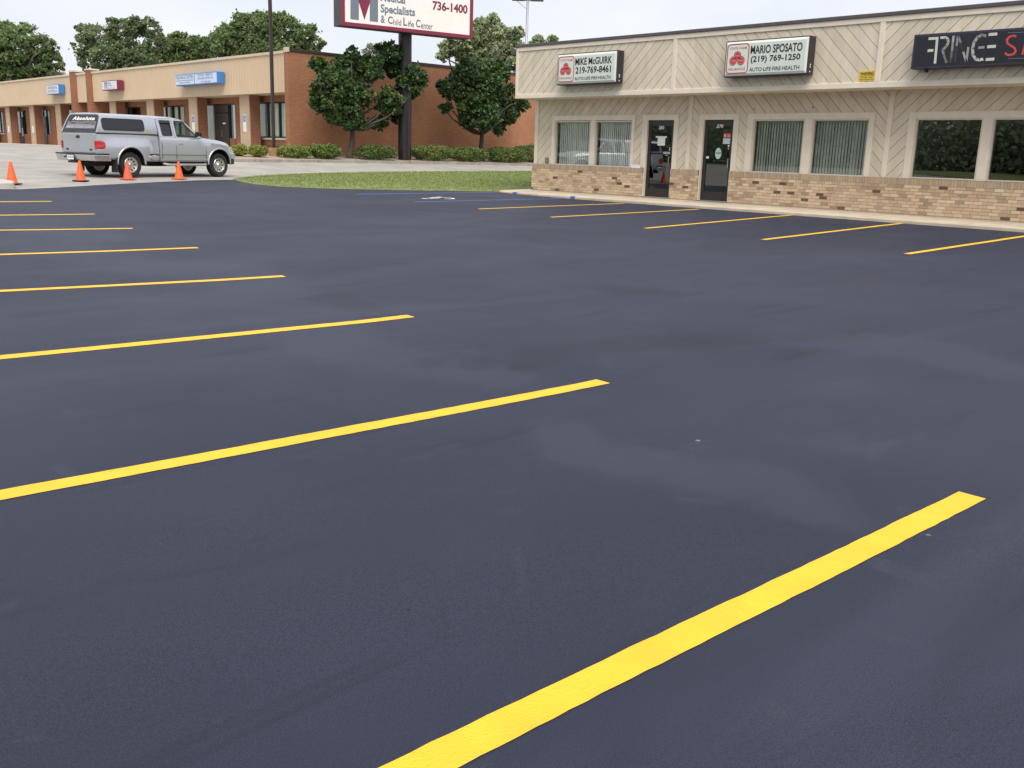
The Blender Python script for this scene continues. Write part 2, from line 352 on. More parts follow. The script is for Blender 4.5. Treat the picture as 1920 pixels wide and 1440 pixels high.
# fresh seal coat: near-black, slightly glossy, with brushed swathes, scuffs and grit
def seal_mat():
    m = bpy.data.materials.new('seal_coat'); m.use_nodes = True; n = m.node_tree.nodes; l = m.node_tree.links; b = n['Principled BSDF']
    t = n.new('ShaderNodeTexCoord')
    def noise(sc, det, ro=.5, dist=0, vec=None):
        z = n.new('ShaderNodeTexNoise'); z.inputs['Scale'].default_value = sc; z.inputs['Detail'].default_value = det; z.inputs['Roughness'].default_value = ro; z.inputs['Distortion'].default_value = dist
        l.new(vec or t.outputs['Object'], z.inputs['Vector']); return z.outputs['Fac']
    def ramp(src, p0, p1, c0, c1):
        r = n.new('ShaderNodeValToRGB'); r.color_ramp.elements[0].position = p0; r.color_ramp.elements[1].position = p1
        r.color_ramp.elements[0].color = (*c0, 1); r.color_ramp.elements[1].color = (*c1, 1); l.new(src, r.inputs[0]); return r.outputs[0]
    def mix(f, a, c, mode='MIX'):
        x = n.new('ShaderNodeMixRGB'); x.blend_type = mode
        if isinstance(f, float): x.inputs[0].default_value = f
        else: l.new(f, x.inputs[0])
        l.new(a, x.inputs[1])
        if isinstance(c, tuple): x.inputs[2].default_value = (*c, 1)
        else: l.new(c, x.inputs[2])
        return x.outputs[0]
    g = lambda v: (v, v, v)
    base = ramp(noise(.35, 4), .3, .7, (.0155, .0195, .038), (.0235, .0285, .0515))
    mpn = n.new('ShaderNodeMapping'); mpn.inputs['Scale'].default_value = (.10, .42, 1); mpn.inputs['Rotation'].default_value = (0, 0, R(24)); l.new(t.outputs['Object'], mpn.inputs[0])
    sw = ramp(noise(1.0, 5, .55, 1.6, mpn.outputs[0]), .53, .66, g(0), g(1))        # broad squeegee swathes
    base = mix(mix(.55, sw, g(0)), base, (.034, .040, .066))
    sc = ramp(noise(.8, 8, .62, 2.5), .60, .70, g(0), g(.4)); base = mix(sc, base, (.044, .047, .064))
    mp2 = n.new('ShaderNodeMapping'); mp2.inputs['Scale'].default_value = (.22, 1.9, 1); mp2.inputs['Rotation'].default_value = (0, 0, R(-38)); l.new(t.outputs['Object'], mp2.inputs[0])
    dk = ramp(noise(.9, 6, .6, 2.2, mp2.outputs[0]), .58, .70, g(0), g(.42)); base = mix(dk, base, (.009, .009, .015))
    gr = ramp(noise(230, 2), .35, .65, g(.58), g(1.42)); base = mix(1.0, base, gr, 'MULTIPLY')
    la = n.new('ShaderNodeAttribute'); la.attribute_name = 'laps'; sx = n.new('ShaderNodeSeparateColor'); l.new(la.outputs['Color'], sx.inputs[0])
    wob = noise(1.8, 7, .6, .8)
    for ch_, col, top in (('Red', (.034, .041, .068), .48), ('Green', (.011, .012, .019), .38)):
        ad = n.new('ShaderNodeMath'); ad.operation = 'MULTIPLY_ADD'; ad.inputs[1].default_value = .9; l.new(wob, ad.inputs[0]); l.new(sx.outputs[ch_], ad.inputs[2])
        base = mix(ramp(ad.outputs[0], .55, 1.30, g(0), g(top)), base, col)
    vo = n.new('ShaderNodeTexVoronoi'); vo.inputs['Scale'].default_value = 5.5; l.new(t.outputs['Object'], vo.inputs['Vector'])
    pit = ramp(vo.outputs['Distance'], .034, .048, g(1), g(0)); pz = ramp(noise(.9, 3), .46, .52, g(0), g(1)); pit = mix(1.0, pit, pz, 'MULTIPLY'); base = mix(pit, base, (.008, .008, .010))
    vo2 = n.new('ShaderNodeTexVoronoi'); vo2.inputs['Scale'].default_value = 1.1; l.new(t.outputs['Object'], vo2.inputs['Vector'])
    ch = ramp(vo2.outputs['Distance'], .012, .02, g(1), g(0)); base = mix(ch, base, (.20, .20, .21))
    l.new(base, b.inputs['Base Color'])
    rr = ramp(noise(.5, 5), .3, .7, g(.54), g(.64)); l.new(rr, b.inputs['Roughness']); b.inputs['Specular IOR Level'].default_value = .30
    bp = n.new('ShaderNodeBump'); bp.inputs['Strength'].default_value = .5; bp.inputs['Distance'].default_value = .006; l.new(noise(210, 4, .65), bp.inputs['Height']); l.new(bp.outputs[0], b.inputs['Normal'])
    return m
M['seal'] = seal_mat()
KX = 21.3                                   # kerb face along the shop front
near_edge = [at(*p)[:2] for p in ((437, 338), (455, 343), (480, 347), (520, 351), (600, 354.5), (700, 357), (800, 358.5), (870, 359.5), (935, 361))]
seal_edge = [at(*p)[:2] for p in ((38, 356), (110, 352.5), (200, 347), (300, 342), (380, 338.5))]
kL = at(36, 355)[:2]
lot = [(-38, -28), (KX+.05, -28), (KX+.05, near_edge[-1][1]+.15)] + [tuple(p) for p in near_edge[::-1]] + [tuple(p) for p in seal_edge[::-1]] + [(kL[0]-.3, kL[1]-.1), (-38, kL[1]-.1)]
lot_o = sheet('parking_lot', lot, .014, M['seal'], .25)
def trail(P, W):                            # lap marks of the sealer: a ridge of given half-width along a path on the ground
    Q = [at(*p)[:2] for p in P]
    def f(xy):
        d = np.full(len(xy), 9.0)
        for a, b, w0, w1 in zip(Q[:-1], Q[1:], W[:-1], W[1:]):
            ab = b-a; t = np.clip(((xy-a)@ab)/(ab@ab), 0, 1); d = np.minimum(d, np.linalg.norm(a+t[:, None]*ab-xy, axis=1)/(w0+(w1-w0)*t))
        return np.exp(-d**2)
    return f
xy = np.array([(v.co.x, v.co.y) for v in lot_o.data.vertices]); li = np.zeros(len(xy)); dk_ = np.zeros(len(xy))
for P, W in (([(430, 505), (540, 575), (620, 650), (780, 690), (950, 712)], [.5, .5, .38, .34, .22]), ([(1045, 792), (1075, 850), (1210, 872), (1360, 905), (1450, 900), (1545, 975)], [.10, .20, .26, .26, .22, .12]),
             ([(120, 470), (260, 500), (330, 515)], [.5, .5, .3]), ([(20, 415), (160, 445)], [.6, .5]), ([(1500, 640), (1720, 655), (1880, 700)], [.35, .4, .3])): li = np.maximum(li, trail(P, W)(xy))
for P, W in (([(820, 682), (905, 688)], [.16, .1]), ([(960, 690), (1040, 662), (1200, 645), (1400, 636), (1590, 632)], [.14, .16, .2, .2, .12]), ([(610, 560), (700, 585)], [.2, .12]), ([(1150, 545), (1260, 552)], [.2, .2])): dk_ = np.maximum(dk_, trail(P, W)(xy))
ca = lot_o.data.color_attributes.new('laps', 'FLOAT_COLOR', 'POINT'); ca.data.foreach_set('color', np.c_[li, dk_, np.zeros(len(xy)), np.ones(len(xy))].ravel().astype('f'))

def paint_strip(name, a, b, wd, m, label, cat, group, off=.0168, wob=.003):
    a = Vector((a[0], a[1])); b = Vector((b[0], b[1])); d = (b-a); Ln = d.length; d.normalize(); q = Vector((-d.y, d.x)); n = max(4, int(Ln/.07))
    mb = MB(); ph = random.uniform(0, 6); row = []
    for k in range(n+1):
        s_ = Ln*k/n; c = a+d*s_+q*(wob*math.sin(ph+s_*1.1)+.5*wob*math.sin(2*ph+s_*2.7))
        row.append([(p.x, p.y, gz(p.x, p.y)+off) for p in (c+q*(wd/2+random.uniform(-.0025, .0025)), c-q*(wd/2+random.uniform(-.0025, .0025)))])
    i = 0
    mb.v = [p for r_ in row for p in r_]; mb.f = [(2*k, 2*k+1, 2*k+3, 2*k+2) for k in range(n)]; mb.c = [None]*n; mb.m = [0]*n
    o = mb.build(name, m); o.data.flip_normals() if o.data.polygons[0].normal.z < 0 else None
    solo(o, (a.x, a.y, gz(a.x, a.y))); tag(o, label, cat, group); return o
LL = [((1822, 934), (803, 1440), 'yellow parking line crossing the lower right foreground, broadest of all'),
      ((1131, 719), (0, 935), 'long yellow parking line ending near the middle of the lot'),
      ((770, 595.5), (0, 674), 'yellow parking line third nearest in the left row'),
      ((532, 520), (0, 548.5), 'yellow parking line fourth nearest in the left row'),
      ((371, 466.5), (0, 479.5), 'thin yellow parking line fifth nearest in the left row'),
      ((249, 430), (0, 433.5), 'thin yellow parking line third farthest in the left row'),
      ((177, 403), (0, 405.3), 'thin yellow parking line second farthest in the left row'),
      ((97, 379), (0, 379.8), 'short-looking yellow parking line farthest in the left row, nearest the cones')]
for k, (e, s_, lb) in enumerate(LL):
    A, B = at(*e), at(*s_); d = (B-A)[:2]; d = d/np.linalg.norm(d); B = A[:2]+d*5.9
    paint_strip('parking_line', A, B, .135 if k < 3 else .125, M['yellow'], lb, 'parking line', 'yellow parking lines in the left row')
RL = [((897, 393), (1170, 382.5), 'thin yellow parking line beside the blue bay, farthest along the shop kerb'),
      ((1033, 408.5), (1310, 393.5), 'thin yellow parking line running to the kerb between the two shop doors'),
      ((1209, 429.5), (1490, 404.3), 'yellow parking line meeting the kerb below the middle blinded windows'),
      ((1431, 451), (1699, 419.5), 'yellow parking line meeting the kerb below the yellow warning notice'),
      ((1700, 478), (1926, 443.5), 'nearest yellow parking line along the shop kerb, at the right edge')]
for e, s_, lb in RL:
    A, B = at(*e), at(*s_); B[0] = min(B[0], KX-.02)
    paint_strip('parking_line', A, B, .115, M['yellow'], lb, 'parking line', 'yellow parking lines along the shop kerb')
for e, s_, lb in (((668, 365.5), (936, 361.5), 'faint blue bay line along the grass edge, farther one'), ((776, 379.8), (1050, 373.5), 'blue bay line between the wheelchair symbol and the yellow lines')):
    A, B = at(*e), at(*s_); B[0] = min(B[0], KX-.02)
    paint_strip('blue_bay_line', A, B, .11, M['blue_paint'], lb, 'parking line', 'blue accessible bay lines')
# wheelchair symbol, painted flat on the bay
A = at(822, 372.8); mb = MB(); b0 = MB()
U2, V2 = (-1, 0, 0), (0, -1, 0)
sy = MB(); c_ = [(.42*math.cos(t)-.05, .42*math.sin(t)-.15) for t in np.linspace(R(150), R(395), 24)]
stroke(sy, (0, 0, 0), (0, 1, 0), (-1, 0, 0), c_, .12)
stroke(sy, (0, 0, .001), (0, 1, 0), (-1, 0, 0), [(-.12, .55), (-.06, .02), (.32, .02), (.5, -.52), (.66, -.46)], .13)
stroke(sy, (0, 0, .002), (0, 1, 0), (-1, 0, 0), [(-.1, .28), (.24, .28)], .11)
disc(sy, (0, 0, .003), (0, 1, 0), (-1, 0, 0), -.13, .74, .13, .13)
sy.v = [(p[0]*.74+A[0], p[1]*.74+A[1], 0) for p in sy.v]; sy.v = [(p[0], p[1], gz(p[0], p[1])+.021+.0) for p in sy.v]
for i in range(len(sy.v)): pass
o = sy.build('wheelchair_symbol', M['white_paint']); 
for p in o.data.polygons:
    if p.normal.z < 0: p.flip()
solo(o, (A[0], A[1], gz(A[0], A[1]))); tag(o, 'white wheelchair symbol painted on the dark bay', 'pavement marking')

# shop pavement with kerb
ZS = -1.105                                # pavement top at the wall
ZK = -1.165                                # and at the kerb
yE = at(935, 361)[1]+.25; XW_ = 23.0
mb = MB()
seg = [(-26+1.5*k, -26+1.5*(k+1)) for k in range(40) if -26+1.5*k < yE-1.2]
outl = [(KX, -26)] + [(KX, yE-1.0)] + [(KX+.35-.35*math.cos(t)*1.0, yE-1.0+.9*math.sin(t)) for t in np.linspace(0.2, R(90), 6)] + [(24.2, yE+.55), (24.2, -26)]
pz = lambda x: ZK+(ZS-ZK)*min(1, max(0, (x-KX)/(XW_-KX)))
mb.prism(outl, lambda u, v, w_: (u, v, w_ if w_ < -1.3 else pz(u)), -1.45, ZS)
o = mb.build('pavement', M['concrete'], bevel=.02); tag(o, kind='structure')
mb = MB()
for k in range(20):                        # kerb stones read as joints: shallow dark slots across the top
    y = -20+2.4*k
    if y < yE-.8: mb.face([(KX+.015, y, pz(KX+.015)+.002), (22.9, y, pz(22.9)+.002), (22.9, y+.012, pz(22.9)+.002), (KX+.015, y+.012, pz(KX+.015)+.002)])
o = mb.build('pavement_joints', M['groove']); tag(o, kind='structure')
# blue paint on two kerb lengths
mb = MB(); mb.box(KX-.004, KX+.10, yE-1.25, yE-1.06, ZK-.08, ZK+.006); mb2 = MB()
q = at(1050, 374); mb.box(KX-.004, KX+.08, q[1]-.12, q[1]+.06, ZK-.08, ZK+.006)
o = mb.build('blue_kerb_paint', M['blue_paint']); tag(o, kind='structure')
# kerbed island beyond the left row
M['conc_light'] = mat('kerb_concrete', (.48, .45, .40), .9, var=.15, scale=3, bump=.3, dirt=((.26, .24, .21), 4, .6))
mb = MB(); x1, y0 = kL[0]+.05, kL[1]; zk = gz(x1, y0)
mb.prism([(-30, y0), (x1-.5, y0), (x1-.12, y0+.12), (x1, y0+.5), (x1-.05, y0+1.1), (x1-.6, y0+1.5), (-30, y0+1.5)], lambda u, v, w_: (u, v, w_+gz(u, v)), -.2, .15)
o = mb.build('kerb', M['conc_light'], bevel=.025); tag(o, kind='structure')

# grass verge, mounded
far_edge = [at(*p)[:2] for p in ((437, 336), (460, 333.5), (500, 331), (560, 328.5), (640, 326.5), (720, 325), (850, 324), (940, 323.5), (1010, 323))]
M['turf'] = mat('turf_soil', (.15, .185, .06), .95, var=.3, scale=3, bump=.6, bscale=30, dirt=((.20, .17, .085), 1.6, .60))
gp = [tuple(p) for p in near_edge[:-1]] + [tuple(near_edge[-1]), (KX+.8, yE+.35), (24.6, yE+.45), (33, yE+1.2)] + [tuple(p) for p in far_edge[::-1]]
gpa = np.array(gp)
def inside(x, y):
    c = False; n = len(gp); j = n-1
    for i in range(n):
        if (gp[i][1] > y) != (gp[j][1] > y) and x < (gp[j][0]-gp[i][0])*(y-gp[i][1])/(gp[j][1]-gp[i][1])+gp[i][0]: c = not c
        j = i
    return c
def edge_d(x, y):
    a = gpa; b = np.roll(gpa, -1, 0); ab = b-a; t = np.clip(((np.array([x, y])-a)*ab).sum(1)/(ab**2).sum(1), 0, 1)
    return float(np.min(np.linalg.norm(a+ab*t[:, None]-np.array([x, y]), axis=1)))
gzz = lambda x, y: gz(x, y)+.10*min(1, edge_d(x, y)/1.0)
sheet('grass_verge', gp, .020, M['turf'], .5, gzz)
lw = sheet('lawn', [(-72, -30), (-40, -30), (-40, 120), (-72, 120)], .03, M['turf'], 4.0)
# blades
M['grass'] = attr_mat('grass_blades', .8, trans=.25)
gx0, gx1, gy0, gy1 = gpa[:, 0].min(), gpa[:, 0].max(), gpa[:, 1].min(), gpa[:, 1].max()
V = []; Fc = []; T = []; cnt = 0
while cnt < 30000:
    x, y = random.uniform(gx0, gx1), random.uniform(gy0, gy1)
    if not inside(x, y): continue
    d = edge_d(x, y); dry = random.random() < (.45 if d < .25 else .10)
    h = random.uniform(.03, .075)*(1.0 if d > .15 else .6); a = random.uniform(0, 6.283); z = gzz(x, y)+.012; wd = .011
    lx, ly = random.gauss(0, .03), random.gauss(0, .03); i = len(V)
    V += [(x-wd*math.cos(a), y-wd*math.sin(a), z), (x+wd*math.cos(a), y+wd*math.sin(a), z), (x+lx, y+ly, z+h)]; Fc.append((i, i+1, i+2)); cnt += 1
    t = random.uniform(.75, 1.25); T.append((.40*t, .35*t, .17*t) if dry else (.215*t, .295*t, .085*t))
me = bpy.data.meshes.new('grass'); me.from_pydata(V, [], Fc); me.materials.append(M['grass'])
ca = me.color_attributes.new('tone', 'FLOAT_COLOR', 'CORNER'); ca.data.foreach_set('color', np.repeat(np.c_[np.array(T), np.ones(len(T))], 3, 0).ravel().astype('f'))
o = bpy.data.objects.new('grass', me); COL.objects.link(o); tag(o, 'short mown grass with dry tips on the verge', 'grass', kind='stuff')

# ================================================================== shop building (right)
XW, XF = 23.0, 22.1
ZB, ZT = -.27, 1.77                         # brick top, soffit
yC, yR = 23.9, -7.0
shop = thing('shop_building', 'single-storey cream shop building with diagonal board siding over a tan brick base', 'building', (XW, 10, ZS))
def diag(mb, rect, X, sg, pitch=.222, gap=.012, depth=.016, phase=0.0):
    y0, y1, z0, z1 = rect; r2 = math.sqrt(2); P = pitch*r2
    lo = min(z0+sg*y0, z0+sg*y1); hi = max(z1+sg*y0, z1+sg*y1); k = math.floor((lo-phase)/P)
    while k*P+phase < hi:
        c0, c1 = k*P+phase+gap*r2/2, (k+1)*P+phase-gap*r2/2; k += 1
        poly = [(y0, z0), (y1, z0), (y1, z1), (y0, z1)]
        for c, s_ in ((c0, 1), (c1, -1)):
            o_ = []
            for i in range(len(poly)):
                a, b = poly[i], poly[(i+1) % len(poly)]; fa = s_*(a[1]+sg*a[0]-c); fb = s_*(b[1]+sg*b[0]-c)
                if fa >= 0: o_.append(a)
                if fa*fb < 0: t = fa/(fa-fb); o_.append((a[0]+(b[0]-a[0])*t, a[1]+(b[1]-a[1])*t))
            poly = o_
            if len(poly) < 3: break
        if len(poly) < 3: continue
        rr = random.Random(int(k*7+X*100)+int(sg*3)); t = rr.uniform(.92, 1.05); tone = (.765*t, .69*t, .56*t*rr.uniform(.96, 1.02))
        mb.face([(X, y, z) for y, z in poly], tone)
        for i in range(len(poly)):
            a, b = poly[i], poly[(i+1) % len(poly)]
            if any(abs(a[1]+sg*a[0]-c) < 1e-5 and abs(b[1]+sg*b[0]-c) < 1e-5 for c in (c0, c1)):
                mb.face([(X, a[0], a[1]), (X, b[0], b[1]), (X+depth, b[0], b[1]), (X+depth, a[0], a[1])], tone)
def panel_sign(y):                          # chevron direction of the panel that holds y
    return 1 if (y > 17.56 or 5.7 < y < 11.6 or y < -.2) else -1
openings = [(19.66, 23.02, ZB, 1.18), (18.1, 19.12, ZS, 1.12), (16.05, 17.08, ZS, 1.12), (12.05, 15.55, ZB, 1.18), (7.58, 11.04, ZB, 1.18)]
def wall_rects(y0, y1, z0, z1):             # wall minus openings, as rectangles cut at panel seams too
    ysn = sorted({y0, y1, 17.56, 11.6, 5.7, -.2} | {v for o_ in openings for v in o_[:2]}); ysn = [v for v in ysn if y0 <= v <= y1]; rs = []
    for a, b in zip(ysn[:-1], ysn[1:]):
        c = (a+b)/2; op = [o_ for o_ in openings if o_[0] < c < o_[1]]
        rs.append((a, b, max(z0, op[0][3]) if op else z0, z1))
    return rs
RS = wall_rects(yR, yC, ZB, ZT+.03)
mb = MB()
for r_ in RS: diag(mb, r_, XW, panel_sign((r_[0]+r_[1])/2))
wall_o = mb.build('wall', M['siding'], shop)
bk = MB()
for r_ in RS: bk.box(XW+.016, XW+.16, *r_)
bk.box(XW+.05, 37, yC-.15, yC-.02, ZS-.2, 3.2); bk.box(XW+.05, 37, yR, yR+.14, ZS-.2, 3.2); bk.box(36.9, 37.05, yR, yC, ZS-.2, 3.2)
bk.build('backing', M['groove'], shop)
it = MB(); it.box(XW+.17, 36.8, yR+.2, yC-.2, ZS-.1, ZS-.02); it.box(XW+.17, 36.8, yR+.2, yC-.2, 2.0, 2.05); it.box(27.5, 27.6, yR+.2, yC-.2, ZS, 2.0)
for y in (17.55, 11.6, 5.7): it.box(XW+.17, 27.5, y-.05, y+.05, ZS, 2.0)
it.build('interior', M['interior'], shop)
rf = MB(); rf.box(XF+.05, 37.1, yR-.1, yC+.35, 3.18, 3.30); rf.build('roof', M['cap'], shop)
# fascia: boards in three chevron panels, trim bands, battens, cap, soffit
yFE = 23.95
fm = MB(); bb = [yR, -.2, 5.75, 11.57, 17.55, yFE-.02]
for a, b in zip(bb[:-1], bb[1:]): diag(fm, (a, b, ZT+.1, 3.24), XF, panel_sign((a+b)/2), phase=.1)
fa = fm.build('fascia', M['siding'], shop)
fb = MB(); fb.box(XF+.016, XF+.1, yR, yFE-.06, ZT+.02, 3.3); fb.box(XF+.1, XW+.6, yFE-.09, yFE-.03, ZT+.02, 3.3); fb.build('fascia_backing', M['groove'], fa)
tr = MB(); tr.box(XF-.028, XF+.06, yR, yFE, ZT, ZT+.125); tr.box(XF-.03, XF+.06, yR, yFE, 3.215, 3.335)
for y in (-.2, 5.75, 11.57, 17.55): tr.box(XF-.026, XF+.03, y-.065, y+.065, ZT+.125, 3.215)
tr.box(XF-.029, XF+.03, yFE-.10, yFE, ZT+.125, 3.215); tr.box(XF+.06, XW+.7, yFE-.03, yFE, ZT, 3.335)
tr.build('trim', M['cream'], fa, bevel=.006)
cp = MB(); cp.box(XF-.06, XF+.5, yR, yFE+.035, 3.335, 3.42); cp.box(XF-.05, 37.1, yFE-.4, yFE+.035, 3.33, 3.40); cp.build('metal_cap', M['cap'], fa, bevel=.01)
sf = MB(); sf.box(XF+.06, XW+.03, yR, yFE-.04, ZT+.012, ZT+.03); sf.build('soffit', M['cream'], shop)
# trim on the wall
T0, T1 = XW-.026, XW+.02
tm = MB(); tm.box(T0, T1, yC-.14, yC+.01, ZB+.003, ZT); tm.box(XW+.02, XW+.2, yC-.02, yC+.01, ZS, ZT); tm.build('corner_board', M['cream'], shop)
for y in (17.56, 11.6, 5.7): tm = MB(); tm.box(T0-.003, T1, y-.065, y+.065, ZB+.003, ZT); tm.build('batten', M['cream'], shop, bevel=.006)
# brick base: every brick laid in one mesh
bm_ = MB(); XB = XW-.085
def bricks(y0, y1, zb=ZS):
    def tone():
        r_ = random.random(); t = random.uniform(.88, 1.1)
        c = (.47, .36, .245) if r_ < .40 else (.41, .30, .205) if r_ < .68 else (.50, .405, .285) if r_ < .84 else (.33, .235, .16) if r_ < .965 else (.17, .10, .07)
        return tuple(min(.8, v*t*(1.34 if c[0] > .2 else 1)) for v in c)
    def one(a, b, z0, z1, tn):
        a, b = max(a, y0), min(b, y1)
        if b-a < .02: return
        X0, X1 = XB-random.uniform(0, .004), XB+.05
        bm_.face([(X0, a, z0), (X0, a, z1), (X0, b, z1), (X0, b, z0)], tn); bm_.face([(X0, a, z1), (X1, a, z1), (X1, b, z1), (X0, b, z1)], tn); bm_.face([(X0, a, z0), (X1, a, z0), (X1, b, z0), (X0, b, z0)], tn)
        bm_.face([(X0, a, z0), (X1, a, z0), (X1, a, z1), (X0, a, z1)], tn); bm_.face([(X0, b, z0), (X1, b, z0), (X1, b, z1), (X0, b, z1)], tn)
    zsol = ZB-.15; n = int(round((zsol-zb)/.0765)); hh = (zsol-zb)/n
    for k in range(n):
        y = y0-.25+(k % 2)*.105-random.choice((0, 0, .05))
        while y < y1: one(y, y+.20, zb+k*hh+.005, zb+(k+1)*hh-.005, tone()); y += .21
    y = y0
    while y < y1:
        t = random.uniform(.85, 1.08); one(y+.004, y+.068, zsol+.004, ZB, (.50*t, .385*t, .265*t)); y += .0735
    return None
bsegs = [(19.13, yC+.03), (17.09, 18.09), (yR, 16.04)]
mt = MB()
for a, b in bsegs: bricks(a, b); mt.box(XB+.006, XW+.16, a+.004, b-.004, ZS-.15, ZB-.004)
br = bm_.build('brick_base', M['brick_tan'], shop, recalc=False); mt.build('mortar', M['mortar'], br)
# windows
def window(y0, y1, z0, z1, glass, blinds, blind_m=None, casing=None):
    f = MB(); X0, X1 = XW-.01, XW+.10; t = .035
    f.box(X0, X1, y0-t, y0, z0-t, z1+t); f.box(X0, X1, y1, y1+t, z0-t, z1+t); f.box(X0, X1, y0, y1, z0-t, z0); f.box(X0, X1, y0, y1, z1, z1+t)
    wo = f.build('window', M['jamb'], shop, bevel=.004)
    g = MB(); g.box(XW+.055, XW+.061, y0, y1, z0, z1); g.build('pane', glass, wo)
    if blinds:
        b = MB(); y = y0+.03
        while y < y1-.02:
            a = R(random.gauss(blinds, 4)); hw = .043; dx, dy = hw*math.sin(a), hw*math.cos(a); zt = z1-.01; cx = XW+.17
            b.face([(cx-dx, y-dy, z0-.02), (cx+dx, y+dy, z0-.02), (cx+dx, y+dy, zt), (cx-dx, y-dy, zt)]); y += .083
        b.box(XW+.14, XW+.20, y0, y1, z1-.03, z1+.03); b.build('blinds', blind_m or M['blind'], wo)
    return wo
M['blind2'] = mat('green_grey_blind_slats', (.62, .64, .58), .8, var=.1, scale=3)
window(21.43, 22.95, ZB+.03, 1.07, M['glass'], 13); window(19.74, 21.18, ZB+.03, 1.07, M['glass'], 13)
window(13.92, 15.40, ZB+.03, 1.08, M['glass_green'], 20, M['blind2']); window(12.15, 13.62, ZB+.03, 1.08, M['glass_green'], 20, M['blind2'])
window(9.43, 10.91, ZB+.04, 1.08, M['glass_dark'], 0); window(7.66, 9.14, ZB+.04, 1.08, M['glass_dark'], 0)
cs = MB()
for ya, yb, mul in ((19.6, 23.11, ((21.18+.036, 21.43-.036),)), (11.98, 15.63, ((13.62+.036, 13.92-.036),)), (7.5, 11.12, ((9.14+.036, 9.43-.036),))):
    l0, l1 = {19.6: (19.74, 22.95), 11.98: (12.15, 15.40), 7.5: (7.66, 10.91)}[ya]
    cs.box(XW-.03, XW+.1, ya, l0-.036, ZB+.002, 1.27); cs.box(XW-.03, XW+.1, l1+.036, yb, ZB+.002, 1.27); cs.box(XW-.03, XW+.1, l0-.036, l1+.036, 1.117, 1.27)
    for a, b in mul: cs.box(XW-.024, XW+.1, a, b, ZB+.002, 1.117)
    cs.box(XW-.05, XW+.1, l0-.036, l1+.036, ZB-.018, ZB+.006-.002) if False else None
for ya, yb, o0, o1 in ((17.96, 19.30, 18.12, 19.10), (15.90, 17.23, 16.07, 17.06)):
    cs.box(XW-.03, XW+.16, ya, o0-.001, ZB+.002, 1.27); cs.box(XW-.03, XW+.16, o1+.001, yb, ZB+.002, 1.27); cs.box(XW-.03, XW+.16, o0-.001, o1+.001, 1.115, 1.27)
    cs.box(XW-.06, XW+.16, o1+.003, o1+.028, ZS, ZB+.002); cs.box(XW-.06, XW+.16, o0-.028, o0-.003, ZS, ZB+.002)
cs.build('casing', M['cream'], shop, bevel=.006)
# doors
def door(y0, y1):
    f = MB(); X0, X1 = XW+.04, XW+.09; z0, z1 = ZS+.012, 1.112
    f.box(X0, X1, y0, y0+.11, z0, z1); f.box(X0, X1, y1-.11, y1, z0, z1); f.box(X0, X1, y0+.11, y1-.11, z0, z0+.24); f.box(X0, X1, y0+.11, y1-.11, z1-.16, z1)
    d = f.build('door', M['bronze'], shop, bevel=.004)
    g = MB(); g.box(XW+.062, XW+.068, y0+.11, y1-.11, z0+.24, z1-.16); g.build('pane', M['glass_dark'], d)
    th = MB(); th.box(XW-.03, XW+.1, y0, y1, ZS-.01, ZS+.010); th.build('threshold', M['steel'], d)
    return d
U, W_ = Vector((0, -1, 0)), Vector((0, 0, 1)); O0 = Vector((XW+.036, 0, 0))
def px_uv(px, py, X): q_ = on(px, py, 0, X); return -q_[1], q_[2]
d1 = door(18.12, 19.10); d2 = door(16.07, 17.06)
def ztxt(mb, s, X, bl, tr_, **k):
    (a, b), (c, d) = px_uv(*bl, X), px_uv(*tr_, X); put_text(mb, s, (X, 0, 0), U, W_, min(a, c), max(a, c), b, d, **k)
def zq(mb, X, bl, tr_, mi=0):
    (a, b), (c, d) = px_uv(*bl, X), px_uv(*tr_, X); mb.face([(X, -a, b), (X, -c, b), (X, -c, d), (X, -a, d)], mi=mi)
Z1 = lambda x, y: (1195+x/8.47, 215+y/8.47)           # enlarged view of the doors -> photograph
XD = XW+.0345
t = MB(); ztxt(t, '280', XD, Z1(340, 232), Z1(428, 178), bold=.02); t.build('door_number', M['paper'], d1)
t = MB(); zq(t, XD+.024, Z1(318, 490), Z1(445, 365)); zq(t, XD+.024, Z1(292, 365), Z1(470, 342)); n_ = t.build('notice', M['paper'], d1)
t = MB(); ztxt(t, 'OPEN HOURS', XD+.022, Z1(298, 362), Z1(464, 346)); ztxt(t, 'PLEASE', XD+.022, Z1(340, 422), Z1(424, 404), bold=.02); t.build('notice_text', M['inkgrey'], n_) if False else None
M['grey_sticker'] = mat('grey_sticker', (.34, .35, .36), .7)
for q1, q2 in ((Z1(412, 625), Z1(520, 590)), (Z1(440, 650), Z1(490, 640)), (Z1(502, 575), Z1(526, 518))): t = MB(); zq(t, XD+.024, q1, q2); t.build('sticker', M['grey_sticker'], d1)
def pull(parent, y, z0, z1):
    h = MB(); h.tube([(XW+.035, y, z0), (XW-.015, y, z0), (XW-.015, y, z1), (XW+.035, y, z1)], .012, 8); h.build('handle', M['steel'], parent, smooth=40)
a = px_uv(*Z1(503, 670), XW); b = px_uv(*Z1(498, 810), XW); pull(d1, -a[0], b[1], a[1])
t = MB(); ztxt(t, '270', XD, Z1(1254, 210), Z1(1368, 155), bold=.03, shear=.2); t.build('door_number', M['paper'], d2)
t = MB(); zq(t, XD+.024, Z1(1368, 370), Z1(1490, 290)); rs = t.build('sticker', M['red'], d2)
t = MB(); zq(t, XD+.023, Z1(1375, 358), Z1(1410, 310)); 
for k in range(2): zq(t, XD+.023, Z1(1425, 330+k*22), Z1(1482, 320+k*22))
t.build('sticker_print', mat('pale_print', (.66, .5, .5), .7), rs)
t = MB(); zq(t, XD+.024, Z1(1356, 465), Z1(1480, 375)); t.build('notice', mat('pale_blue_notice', (.52, .62, .66), .7), d2)
